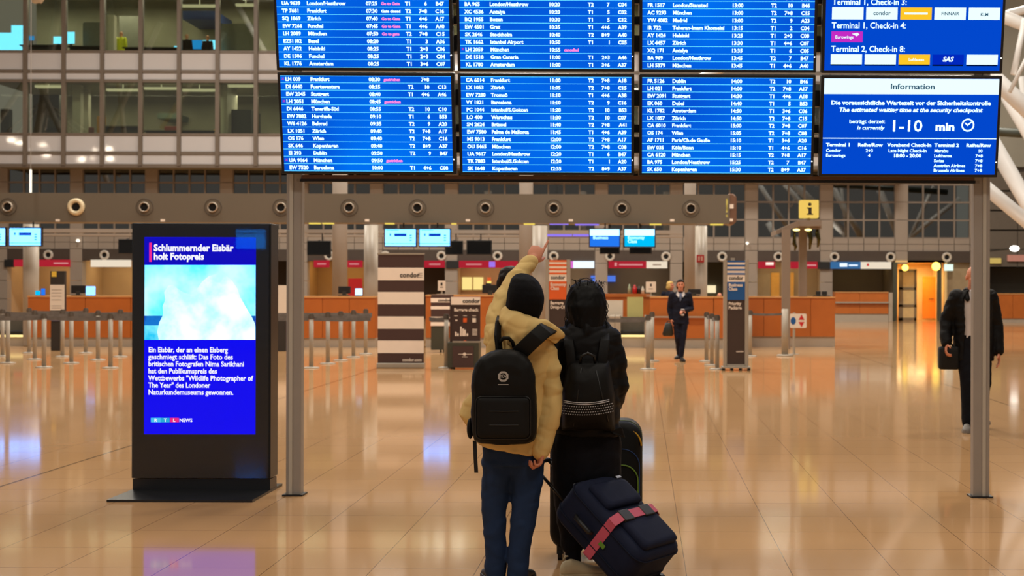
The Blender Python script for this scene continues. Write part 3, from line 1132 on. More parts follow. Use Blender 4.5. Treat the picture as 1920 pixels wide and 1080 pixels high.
# ---- counters
def counter(name, label, px0, px1, py_top, py_mid, py_foot, d, depth, mats=(WOOD, BASEG), ledge=None, seams=()):
    x0, x1 = X(px0, d), X(px1, d)
    xm = (px0 + px1) / 2
    zt, zm = Z(py_top, d, xm), Z(py_mid, d, xm)
    t = thing(name, label, 'counter', ((x0 + x1) / 2, d + depth / 2, 0), 'check-in counters')
    m = M()
    cuts = [x0] + [X(s, d) for s in seams] + [x1]
    for a, b_ in zip(cuts, cuts[1:]):
        m.box(a + .006, b_ - .006, d, d + .06, zm, zt)
    m.box(x0, x1, d + .05, d + depth, zm, zt - .01)
    ob('front_panel', m, mats[0], t)
    m = M()
    m.box(x0, x1, d + .04, d + depth - .02, 0, zm)
    ob('plinth', m, mats[1], t)
    m = M()
    m.box(x0, x1, d - .03, d + depth, zt, zt + .04)
    ob('top', m, mat('pale_wood_edge', (206, 150, 92), .4), t)
    if ledge:
        m = M()
        m.box(x0, x1, d - .14, d + .02, Z(ledge + 2.6, d, xm), Z(ledge, d, xm))
        ob('ledge', m, STEEL, t)
    return t


CD = 35.6
counter('check_in_counter', 'long orange wood check-in counter on a grey plinth, behind the kiosk and its queue', 52, 704, 558, 633, 652, CD, .9, seams=(160, 245, 330, 420, 500, 560, 605, 655))
counter('check_in_counter', 'orange wood counter behind the baggage check stands, left of the travellers', 798, 985, 556, 633, 652, CD, .9, seams=(870, 930))
counter('check_in_counter', 'orange wood counter with a pale ledge, behind the uniformed woman', 1219, 1338, 559, 634, 654, CD, .9, ledge=593)
counter('check_in_counter', 'orange wood counter behind the blue totem sign', 1338.5, 1392, 559, 634, 654, CD, .9, seams=(1360,))
counter('information_counter', 'orange wood information counter below the yellow i sign', 1397, 1566, 559, 631, 650, 36.6, 1.2, seams=(1432, 1470, 1520))
counter('far_counter', 'far orange counter with a pale ledge, left of the lit doorway', 1566, 1666, 549, 588, 600, 62.2, .8, ledge=566, seams=(1612,))
counter('far_counter', 'far orange counter seen right of the right post', 1846, 1990, 552, 597, 600, 61.8, .8, seams=(1899,))
m = M()
m.box(X(1666.5, 62.2), X(1674, 62.2), 62.2, 63.0, 0, 1.3)
tag(ob('end_panel', m, BASEG, None, bevel=.01), 'pale upright panel closing the far counter left of the doorway', 'panel')


# conveyor bays between the counters
def conveyor(px0, px1, label, d=35.8):
    x0, x1 = X(px0, d), X(px1, d)
    t = thing('baggage_conveyor', label, 'conveyor', ((x0 + x1) / 2, d + .5, 0), 'baggage conveyors')
    xm = (px0 + px1) / 2
    f = lambda py: Z(py, d, xm)
    m = M()
    m.box(x0, x1, d + .1, d + 1.2, 0, f(630))
    ob('base_housing', m, BASEG, t)
    m = M()
    m.box(x0, x1, d + .06, d + .1, f(632), f(628))
    ob('light_line', m, glow('warm_line_light', (255, 226, 150), 1.4), t)
    m = M()
    m.box(x0 + .02, x1 - .02, d + .12, d + 1.1, f(629), f(622))
    ob('belt', m, mat('black_belt', (26, 25, 22), .7), t)
    m = M()
    m.box(x0, x1, d + 1.0, d + 1.2, f(622), f(596))
    ob('back_panel', m, mat('brushed_back_panel', (120, 112, 98), .35, .3), t)
    m = M()
    m.box(x0 - .04, x0 + .1, d, d + 1.2, 0, f(592))
    m.box(x1 - .1, x1 + .04, d, d + 1.2, 0, f(592))
    ob('side_wall', m, BASEG, t, bevel=.02)
    return t


conveyor(1086, 1150, 'baggage conveyor bay behind the traveller in black, beside the black rucksack shoulder')
conveyor(1156, 1216, 'baggage conveyor bay between the black haired traveller and the uniformed woman')
conveyor(-30, 50, 'baggage conveyor bay at the left end of the long counter')
for i, (a, b_, c, e, col) in enumerate(((1134, 1168, 563, 592, (222, 208, 188)), (1176, 1206, 557, 580, (196, 188, 120)))):
    d = 37.2
    m = M()
    m.box(X(a, d), X(b_, d), d, d + .06, 0, Z(c, d, a))
    m.box(X(a, d), X(b_, d), d + .02, d + .3, 0, .04)
    tag(ob('counter_screen', m, mat('counter_screen_%d' % i, col, .5, var=.05)), ('white partition panel' if i == 0 else 'yellow green partition panel') + ' behind the conveyor bays', 'panel')
m = M()
d = 37.9
m.box(X(1130, d), X(1220, d), d, d + .7, Z(557, d, 1180), Z(551, d, 1180))
m.box(X(1130, d), X(1220, d), d + .05, d + .65, 0, Z(557, d, 1180))
tag(ob('back_counter', m, WOOD), 'orange back counter behind the conveyor bays', 'counter')

# ---- things on the counters
def monitor(px0, px1, py0, py1, d, label, screen=None):
    """the back of a monitor on a counter; py1 is the counter top"""
    x0, x1 = X(px0, d), X(px1, d)
    xm = (px0 + px1) / 2
    zt, zb = Z(py0, d, xm), Z(py1, d, xm)
    h = zt - zb
    t = thing('counter_monitor', label, 'monitor', ((x0 + x1) / 2, d, zb), 'monitors on the counters')
    m = M()
    m.box(x0, x1, d, d + .05, zb + h * .25, zt)
    ob('casing', m, BLACK, t, bevel=.008)
    m = M()
    xc = (x0 + x1) / 2
    m.box(xc - .05, xc + .05, d - .02, d + .01, zb + .02, zb + h * .5)
    m.box(xc - .14, xc + .14, d - .09, d + .09, zb, zb + .025)
    ob('foot', m, mat('dark_grey_plastic', (48, 46, 42), .5), t)
    m = M()
    m.box(x0 + .02, x1 - .02, d + .048, d + .053, zb + h * .3, zt - .02)
    ob('screen', m, SCRD, t)
    return t


TOPZ = Z(558, CD, 378) + .04


def pyz(z, d, px):
    return CY - (z - EYE) * FPX / d + ROLL * (px - CX)


for a, b_, c, nm in ((634, 657, 537, 'black monitor back on the counter left of the glowing tablet'), (133, 160, 535, 'black monitor back on the counter behind the striped queue belts'),
                     (904, 935, 534, 'black monitor back on the counter beside the camel sleeve'), (1290, 1314, 542, 'dark monitor on the counter right of the uniformed woman')):
    d = CD + .35
    monitor(a, b_, c, pyz(Z(558, CD, a) + .04, d, a), d, nm)
for a, b_, px in ((1530, 1539, 1), (1541, 1551, 2)):
    d = 36.6 + .5
    monitor(a, b_, 546, pyz(Z(559, 36.6, 1480) + .04, d, a), d, ('left' if px == 1 else 'right') + ' of two small dark monitors on the information counter')


def tablet(px0, px1, py0, d, base, label, col=CWHITE):
    x0, x1 = X(px0, d), X(px1, d)
    z = Z(base, CD, (px0 + px1) / 2) + .04
    t = thing('glowing_tablet', label, 'tablet', ((x0 + x1) / 2, d, z), 'lit screens on the counters')
    zt = Z(py0, d, px0)
    m = M()
    m.box(x0, x1, d, d + .03, z + .02, zt)
    ob('screen', m, col, t, bevel=.008)
    m = M()
    m.box(x0 + .02, x1 - .02, d - .05, d + .08, z, z + .02)
    m.box(x0 + .01, x1 - .01, d + .031, d + .05, z, zt - .05)
    ob('stand', m, BLACK, t)


tablet(666, 679, 541, CD + .25, 558, 'glowing white tablet on the counter left of the striped banner')
tablet(161, 178, 537, CD + .25, 558, 'glowing white tablet on the counter left of the kiosk', CYAN)
tablet(66, 75, 545, CD + .3, 558, 'small glowing blue tablet at the left end of the counter, left one', CBLUE)
tablet(77, 84, 541, CD + .3, 558, 'small glowing blue tablet at the left end of the counter, right one', MBLUE)


def signcard(px0, px1, py0, py1, d, z0, label, face, marks=()):
    t = thing('counter_sign', label, 'sign', (X((px0 + px1) / 2, d), d, z0), 'signs on the counters')
    x0, x1 = X(px0, d), X(px1, d)
    m = M()
    m.box(x0, x1, d, d + .03, Z(py1, d, px0), Z(py0, d, px0))
    ob('board', m, face, t)
    m = M()
    xc = (x0 + x1) / 2
    m.box(xc - .02, xc + .02, d + .03, d + .06, z0, Z(py0, d, px0) - .05)
    m.box(xc - .12, xc + .12, d - .06, d + .1, z0, z0 + .02)
    ob('stand', m, BASEG, t)
    if marks:
        mm = M()
        for u0, u1, v0, v1 in marks:
            mm.box(x0 + (x1 - x0) * u0, x0 + (x1 - x0) * u1, d - .006, d, Z(py1 + (py0 - py1) * v0, d, px0), Z(py1 + (py0 - py1) * v1, d, px0))
        ob('print', mm, INKM, t)
    return t


REDS = mat('red_sign', (196, 34, 40), .45, var=.08)
WHITES = mat('white_sign', (226, 214, 200), .5, var=.04)
signcard(1211, 1230, 528, 548, CD + .4, Z(559, CD, 1220) + .04, 'white sign card with a dark emblem on the counter left of the uniformed woman', WHITES, ((.42, .58, .55, .8), (.3, .7, .3, .34)))
signcard(821, 835, 526, 545, CD + .4, Z(556, CD, 850) + .04, 'white sign card with a dark emblem behind the baggage check stand', WHITES, ((.38, .62, .5, .8), (.3, .7, .3, .36)))
signcard(653, 679, 522, 556, 40.5, 0.0, 'red poster between the two columns behind the counter', REDS, ())
for i, (px, w, h, col, nm) in enumerate(((1190, 9, 17, (178, 30, 34), 'red bottle'), (1198, 7, 15, (30, 24, 24), 'black bottle'), (1205, 6, 14, (210, 200, 180), 'pale bottle'), (1180, 6, 18, (150, 160, 130), 'clear green bottle'))):
    d = 38.2
    z = Z(551, 37.9, 1180)
    r = w * d / FPX / 2
    m = M()
    hh = h * d / FPX
    m.lathe([(r, 0), (r, hh * .65), (r * .45, hh * .8), (r * .45, hh)], (X(px, d), d, z), 'Z', 14)
    tag(ob('bottle', m, mat('bottle_%d' % i, col, .3), smooth=True), nm + ' in the row on the back counter, left of the white sign card', 'bottle', 'bottles on the back counter')
# beacon on the counter beside the camel sleeve
d = CD + .5
t = thing('beacon', 'small orange and yellow beacon above the monitor beside the camel sleeve', 'beacon', (X(917, d), d, Z(556, CD, 917)))
m = M()
m.cyl((X(917, d), d, Z(556, CD, 917) + .04), (X(917, d), d, Z(534, d, 917)), .03, n=12)
m.box(X(911, d), X(921, d), d - .06, d + .06, Z(535, d, 917), Z(531, d, 917))
ob('stem', m, BLACK, t)
m = M()
m.cyl((X(917, d), d, Z(531, d, 917)), (X(917, d), d, Z(527, d, 917)), .055, n=14)
ob('yellow_lens', m, glow('yellow_lens', (255, 220, 110), 1.2), t)
m = M()
m.cyl((X(917, d), d, Z(527, d, 917)), (X(917, d), d, Z(520, d, 917)), .05, n=14)
ob('orange_lens', m, mat('orange_lens', (236, 110, 60), .3), t)

# ---- signs on the far wall and shop fascia
def wallsign(px0, px1, py0, py1, d, material, label, cat='sign', extra=None, depth=.12, ref=None):
    m = M()
    rp = ref or px0                                                 # the signs hang level along the fascia
    m.box(X(px0, d), X(px1, d), d - depth, d, Z(py1, d, rp), Z(py0, d, rp))
    t = ob('shop_sign', m, material)
    tag(t, label, cat, 'signs over the far shops')
    if extra:
        mm = M()
        for u0, u1, v0, v1 in extra[1]:
            a, b_ = X(px0 + (px1 - px0) * u0, d), X(px0 + (px1 - px0) * u1, d)
            mm.box(a, b_, d - depth - .015, d - depth, Z(py1 + (py0 - py1) * v0, d, rp), Z(py1 + (py0 - py1) * v1, d, rp))
        ob('sign_print', mm, extra[0], t)
    return t


REDG = glow('red_backlit_sign', (170, 34, 48), 1.0)
WHG = glow('white_backlit_sign', (236, 220, 196), 1.0)
BRG = glow('bright_backlit_sign', (226, 240, 255), 1.25)
BLG = glow('blue_backlit_sign', (60, 110, 160), .9)
SG = WD - .045
PALER = glow('pale_sign_print', (226, 150, 150), .9)
thin = [(.25, .8, .4, .58)]
for a, b_, mm, nm, ex in ((28, 132, REDG, 'red shop sign left of the kiosk', (PALER, [(.72, .98, .4, .6)])), (172, 246, WHG, 'white lit shop sign left of the kiosk', None),
                          (589, 618, REDG, 'red shop sign left of the columns', (PALER, thin)), (648, 680, REDG, 'red shop sign between the columns', (PALER, thin)),
                          (796, 834, REDG, 'red shop sign right of the striped banner', (PALER, thin)), (861, 914, REDG, 'red shop sign above the baggage check stand', (PALER, thin)),
                          (914, 971, REDG, 'red shop sign with a violet emblem beside the raised arm', (glow('violet_print', (160, 120, 240), 1.0), [(.06, .26, .1, .9)])),
                          (1075, 1114, BRG, 'bright white lit sign right of the orange totem', (glow('magenta_print', (220, 110, 210), 1.), [(-.12, .0, 0., 1.)])),
                          (1141, 1212, REDG, 'red shop sign with a small white emblem above the black hair', (PALER, [(.16, .22, .3, .8), (.28, .9, .4, .6)])),
                          (1212, 1251, WHG, 'white shop sign above the uniformed woman', (GREYP, [(.3, .7, .4, .6)])),
                          (1421, 1453, REDG, 'red shop sign with a bright glare behind the portal post', (glow('painted_glare', (255, 224, 210), 1.2), [(.45, .9, .5, .9)])),  # the glare is painted on the sign as a pale glowing patch
                          (1480, 1532, REDG, 'red shop sign behind the portal', (PALER, [(.5, .95, .4, .6)])), (1557, 1613, BLG, 'blue shop sign right of the information desk', (BRG, [(.3, .55, .3, .8), (.6, .9, .4, .6)])),
                          (1613, 1670, WHG, 'white shop sign with a small red mark', (glow('red_mark', (200, 40, 40), 1.), [(.2, .27, .4, .75)]))):
    wallsign(a, b_, 491, 504, SG, mm, nm, extra=ex, ref=1600)
for a, b_, nm in ((10, 28, 'black box left of the first red shop sign'), (837, 861, 'black box between two red shop signs'), (1533, 1556, 'black box between the red and the blue shop signs')):
    wallsign(a, b_, 491, 505, SG, BLACK, nm, 'sign box', ref=1600)
YLIT = glow('warm_lit_panel', (255, 226, 140), 1.0)
for a, b_, c, e, mm, nm in ((867, 885, 520, 543, YLIT, 'glowing yellow wall panel above the baggage check stand, left'), (888, 906, 520, 543, YLIT, 'glowing yellow wall panel above the baggage check stand, right'),
                            (1445, 1461, 511, 556, mat('yellow_cabinet', (240, 190, 96), .5), 'yellow cupboard behind the portal, left'), (1479, 1488, 511, 556, mat('yellow_cabinet', (240, 190, 96), .5), 'yellow cupboard behind the portal, right'),
                            (1326, 1342, 535, 549, glow('cream_lit_panel', (255, 236, 190), 1.0), 'glowing cream lamp panel right of the grey columns'),
                            (1392, 1444, 513, 560, mat('beige_partition', (176, 164, 140), .7), 'beige partition wall behind the blue totem'), (1108, 1154, 517, 528, glow('blue_video_wall', (80, 120, 220), 1.0), 'bluish video screen behind the black hair')):
    wallsign(a, b_, c, e, WD + 3.01, mm, nm, 'panel')
wallsign(1306, 1320, 478, 492, 39.43, REDS, 'small red square sign on the grey column', 'sign', (mat('sign_white', (230, 190, 180), .5), [(.2, .42, .2, .8), (.58, .8, .2, .8)]), .04)
for px, py, r, col, nm in ((1697, 502, 6, (255, 226, 120), 'bright yellow lamp over the grey door'), (1755, 499.5, 8, (255, 226, 120), 'bright yellow lamp over the orange door')):
    m = M()
    dd = WD - .3
    m.ell((X(px, dd), dd, Z(py, dd, px)), (r * K, .1, r * K))
    l = ob('round_lamp', m, glow('yellow_lamp_glass', (255, 214, 90), 4.0), smooth=True)
    tag(l, nm, 'lamp')
    m = M()
    m.box(X(px, dd) - .1, X(px, dd) + .1, dd + .05, WD - .045, Z(py, dd, px) - .12, Z(py, dd, px) + .16)
    ob('lamp_base', m, BLACK, l)
wallsign(1770, 1786, 496, 508, SG, glow('white_green_sign', (230, 250, 236), 1.1), 'small white lit sign right of the yellow lamps', ref=1900)
wallsign(1854, 1876, 484, 494, WD + .01, glow('dim_yellow_sign', (206, 176, 96), .9), 'dim yellow sign right of the right post')
wallsign(1888, 1920, 478, 490, WD + .01, mat('red_white_sign', (206, 150, 140), .5), 'pale red sign at the right edge')
for px, py in ((1902, 466),):
    m = M()
    dd = 58
    m.ell((X(px, dd), dd, Z(py, dd, px)), (.2, .1, .12))
    l = tag(ob('round_lamp', m, glow('white_lamp_glass', (255, 250, 240), 5.0), smooth=True), 'bright white lamp low at the right edge', 'lamp')
    m = M()
    m.cyl((X(px, dd), dd + .05, Z(py, dd, px)), (X(px, dd), WD + .02, Z(py, dd, px)), .03, n=8)
    ob('lamp_arm', m, BLACK, l)

# ---- information portal with the yellow i
ID = 35.4
t = thing('information_portal', 'grey portal frame over the information desk', 'portal', (X(1490, ID), ID + 1, 0))
PORT = mat('portal_grey', (136, 120, 106), .5, var=.05)
m = M()
f = lambda px, py, d: Vector((X(px, d), d, Z(py, d, px)))
m.box(X(1466, ID), X(1481, ID), ID - .1, ID + .1, 0, Z(430, ID, 1470))
ob('post', m, PORT, t)
m = M()
m.box(X(1498, ID + 1.6), X(1512, ID + 1.6), ID + 1.5, ID + 1.7, 0, Z(415, ID, 1500))
ob('post', m, PORT, t)
m = M()
a0, a1, b0, b1 = f(1455, 440, ID), f(1455, 432, ID), f(1498, 424, ID + .6), f(1498, 413, ID + .6)
for p, q, r_, s_ in ((a0, a1, b1, b0), (b0, b1, f(1540, 413, ID + .6), f(1540, 424, ID + .6))):
    off = Vector((0, 1.4, 0))
    m.add([p, q, r_, s_, p + off, q + off, r_ + off, s_ + off], [(0, 1, 2, 3), (4, 7, 6, 5), (0, 4, 5, 1), (1, 5, 6, 2), (2, 6, 7, 3), (3, 7, 4, 0)])
ob('canopy', m, PORT, t)
m = M()
for px in (1493, 1515):
    m.ell(f(px, 431, ID + .9) + Vector((0, 0, .0)), (.09, .09, .035))
ob('downlight', m, glow('yellow_downlight', (255, 236, 150), 2.5), t)
m = M()
m.box(X(1487, ID + .9), X(1540, ID + .9), ID + .85, ID + .95, Z(429.5, ID + .9, 1500), Z(421, ID + .9, 1500))
ob('light_rail', m, PORT, t)
SIGNY = glow('yellow_information_face', (240, 200, 96), 1.0)
t2 = thing('information_sign', 'square yellow sign with a black letter i on the portal', 'sign', (X(1522, ID), ID + .9, Z(406, ID, 1522)))
m = M()
m.prism(rrect(X(1505, ID), X(1540.5, ID), Z(406.3, ID, 1522), Z(372.5, ID, 1522), .02, 3), ID + .6, ID + .9)
ob('sign_face', m, SIGNY, t2)
m = M()
xi, zi = X(1523.5, ID), Z(400.5, ID, 1522)
k = ID / FPX
m.prism([(xi + x * k, zi + z * k) for x, z in ((-6, 0), (6, 0), (6, 2), (3.4, 2.6), (3.4, 14), (-5.6, 14), (-5.6, 12), (-3, 11.4), (-3, 2.6), (-6, 2))], ID + .585, ID + .6)
ring = [(xi - .2 * k + 3.4 * k * math.cos(a * math.pi / 8), zi + 20 * k + 3.2 * k * math.sin(a * math.pi / 8)) for a in range(16)]
m.prism(ring, ID + .585, ID + .6)
ob('letter', m, INKM, t2)
m = M()
m.box(X(1520, ID), X(1525, ID), ID + .7, ID + .8, Z(414, ID, 1522), Z(406, ID, 1522))
ob('sign_stem', m, PORT, t2)
# dark hanging luminaires under the portal
for i, (px, py0, py1, w) in enumerate(((1518, 426, 470, 10), (1533, 432, 466, 9), (1490, 452, 472, 8))):
    m = M()
    d = ID + 1.1
    m.tube([f(px + dx, py, d) for dx, py in ((0, 421), (-1, py0 + 6), (2, (py0 + py1) / 2), (0, py1 - 2))], [.015, w * k * .5, w * k * .42, w * k * .2], 10)
    tag(ob('hanging_speaker', m, mat('glossy_olive_metal', (74, 70, 34), .15, .7), smooth=True), 'glossy dark pendant hanging under the portal canopy, %s' % ('tallest', 'right one', 'left one')[i], 'pendant')

# ---- no-entry sign with arrows on its post and the wide steel bollard
SGD = D(664.5, 1489)
t = thing('arrow_sign', 'thin post with a white sign showing red up and down arrows', 'sign', (X(1489, SGD), SGD, 0))
m = M()
m.cyl((X(1489, SGD), SGD, 0), (X(1489, SGD), SGD, Z(586, SGD, 1489)), .03, n=12)
m.cyl((X(1489, SGD), SGD, 0), (X(1489, SGD), SGD, .012), .13, n=24)
ob('post', m, STEEL, t)
m = M()
m.prism(rrect(X(1481, SGD), X(1512, SGD), Z(615, SGD, 1500), Z(588, SGD, 1500), .03, 3), SGD - .05, SGD - .03)
ob('sign_board', m, WHITES, t)
m = M()
ka = SGD / FPX
ax, az = X(1502.5, SGD), Z(601.5, SGD, 1500)
m.prism([(ax - 5.5 * ka, az + 2 * ka), (ax + 5.5 * ka, az + 2 * ka), (ax, az + 12 * ka)], SGD - .056, SGD - .05)
m.prism([(ax - 5.5 * ka, az - 2 * ka), (ax, az - 12 * ka), (ax + 5.5 * ka, az - 2 * ka)], SGD - .056, SGD - .05)
ob('arrows', m, REDS, t)
m = M()
m.prism([(X(1487, SGD) + 5 * ka * math.cos(a * math.pi / 8), az + 7 * ka * math.sin(a * math.pi / 8)) for a in range(16)], SGD - .056, SGD - .05)
ob('blue_disc', m, BLUEM, t)

# ---- queue posts and belts
BELT = mat('grey_printed_belt', (104, 100, 98), .7, var=.5, scale=9)
post_proto = None
PZ = 1.04


def queue_post(px, py, label, z=PZ, group='queue posts'):
    global post_proto
    d = D(py, px)
    x = X(px, d)
    if post_proto is None:
        t = thing('queue_post', label, 'queue post', (x, d, 0), group)
        m = M()
        m.lathe([(.001, 0), (.155, 0), (.155, .012), (.12, .02), (.05, .028), (.001, .03)], (x, d, 0), 'Z', 28)
        ob('base_disc', m, STEEL, t, True)
        m = M()
        m.cyl((x, d, .02), (x, d, PZ - .09), .042, n=18)
        ob('pole', m, STEEL, t, True)
        m = M()
        m.cyl((x, d, PZ - .10), (x, d, PZ - .015), .047, n=18)
        m.box(x - .056, x + .056, d - .02, d + .02, PZ - .095, PZ - .025)
        m.cyl((x, d, PZ - .015), (x, d, PZ), .040, n=18)
        ob('belt_head', m, mat('grey_belt_head', (92, 86, 80), .45, .2), t)
        post_proto = t
    else:
        t = copy_tree(post_proto)
        t.location = (x, d, 0)
        t['label'] = label
    return Vector((x, d, 0))


LP = [(5, 668), (15, 681), (55, 662), (65.5, 674), (83, 689), (117.5, 669), (134, 681), (161, 662), (184, 675), (207.5, 690), (226, 669), (584, 690), (615, 682), (639, 676), (663, 670), (686, 664)]
LPT = []
for i, (px, py) in enumerate(LP):
    where = ('left of the kiosk, %s from the left edge' % ORD[i]) if px < 300 else ('right of the left board post, %s of five' % ORD[i - 11])
    LPT.append(queue_post(px, py, 'steel queue post in the belt maze ' + where))
pb = queue_post(837, 690, 'single steel queue post beside the baggage check stand')
RP = [(1215.4, 692.5, 'steel queue post in front of the conveyor bays, nearest one'), (1223, 677, 'steel queue post in front of the conveyor bays, far one'), (1325, 677.5, 'steel queue post left of the blue totem, farthest of three'),
      (1335, 685, 'steel queue post left of the blue totem, middle of three'), (1345, 692.5, 'steel queue post left of the blue totem, nearest of three'), (1407, 668, 'steel queue post just right of the blue totem')]
RPT = [queue_post(*p) for p in RP]
d = D(667.5, 1472)
t = thing('barrier_post', 'thick steel barrier post on a round base before the information desk', 'barrier post', (X(1472, d), d, 0))
m = M()
m.lathe([(.001, 0), (.19, 0), (.19, .02), (.16, .035), (.08, .04)], (X(1472, d), d, 0), 'Z', 32)
ob('base_disc', m, STEEL, t, True)
m = M()
m.cyl((X(1472, d), d, .03), (X(1472, d), d, 1.07), .075, n=28)
ob('pole', m, STEEL, t, True)
bp_ = Vector((X(1472, d), d, 0))


def belt(p, q, label, z=PZ - .06, h=.075):
    m = M()
    dr = (q - p)
    n_ = Vector((-dr.y, dr.x, 0)).normalized() * .002
    e = dr.normalized() * .05
    a, b_ = p + e, q - e
    vs = []
    for s_ in range(7):
        f_ = s_ / 6
        c = a.lerp(b_, f_)
        sag = -.012 * math.sin(math.pi * f_)
        vs.append([c + n_ + Vector((0, 0, z - h + sag)), c + n_ + Vector((0, 0, z + sag)), c - n_ + Vector((0, 0, z + sag)), c - n_ + Vector((0, 0, z - h + sag))])
    m.ring_loft(vs)
    tag(ob('queue_belt', m, BELT), label, 'belt', 'queue belts')


def near(px, py):
    return LPT[min(range(len(LP)), key=lambda i: abs(LP[i][0] - px) + abs(LP[i][1] - py))]


L_ = lambda i: LPT[i]
left_out = Vector((X(-90, L_(4).y), L_(4).y, 0))
for i, (a, b_) in enumerate(((Vector((X(-70, L_(1).y), L_(1).y, 0)), L_(1)), (L_(1), L_(6)), (L_(4), L_(9)), (L_(9), L_(11)), (L_(11), Vector((X(700, L_(11).y), L_(11).y, 0))), (L_(12), Vector((X(700, L_(12).y), L_(12).y, 0))),
                             (L_(0), L_(5)), (L_(5), L_(10)), (L_(3), L_(8)), (L_(2), L_(7)), (L_(14), Vector((X(702, L_(14).y), L_(14).y, 0))), (L_(13), Vector((X(702, L_(13).y), L_(13).y, 0))), (L_(8), L_(12)), (L_(10), L_(14)), (left_out, L_(4)))):
    belt(a, b_, 'grey printed queue belt of the left maze, %s listed of its parallel runs' % ORD[i])
belt(Vector((X(800, pb.y), pb.y, 0)), pb, 'grey printed queue belt between the striped banner and the single post')
belt(RPT[0], Vector((X(1096, RPT[0].y), RPT[0].y, 0)), 'grey queue belt in front of the conveyor bays')
belt(RPT[5], bp_, 'grey queue belt from the blue totem to the thick barrier post', h=.05)
belt(RPT[4], RPT[2], 'grey queue belt joining the posts left of the blue totem')

# ---- striped roll-up banner
d = D(690.5, 752)
kb = d / FPX
x0, x1 = X(707.5, d), X(796, d)
zb, zt = .10, Z(477, d, 752)
t = thing('roll_up_banner', 'brown and cream striped roll-up banner beside the counter queue', 'banner', ((x0 + x1) / 2, d, 0))
m = M()
m.box(x0 + .01, x1 - .01, d + .0, d + .008, zb, zt)
ban = ob('banner_sheet', m, BROWNB, t)
m = M()
for a, b_ in ((502, 525.5), (547.5, 570.5), (593.5, 616.5), (638.5, 662)):
    m.box(x0 + .01, x1 - .01, d - .003, d + .001, Z(b_, d, 752), Z(a, d, 752))
ob('cream_stripes', m, CREAMB, ban)
m = M()
text_into(m, 'condor', .135, (X(749.5, d), d - .006, Z(520, d, 752)), RX, UZ, 'L', .004, .95)
ob('lettering', m, INKM, ban)
m = M()
for a, b_ in ((0, 1), (2, 3), (4, 5)):
    m.box(X(784, d), X(792, d), d - .005, d, Z(513 + a * 1.8, d, 752), Z(511.8 + a * 1.8, d, 752))
ob('stripe_mark', m, GREYP, ban)
m = M()
text_into(m, 'condor.com', .075, (X(791, d), d - .006, Z(677, d, 752)), RX, UZ, 'R', .003)
ob('web_lettering', m, WHITEM, ban)
m = M()
m.prism(rrect(0, .12, 0, .10, .02, 3), x0, x1, Matrix(((0, 1, 0, 0), (1, 0, 0, d - .05), (0, 0, 1, 0), (0, 0, 0, 1))))
ob('cassette', m, STEEL, t)
m = M()
m.box(x0, x1, d - .008, d + .015, zt - .005, zt + .025)
m.cyl((x0 + .45, d + .03, .05), (x0 + .45, d + .02, zt), .012, n=8)
ob('top_rail', m, STEEL, t)

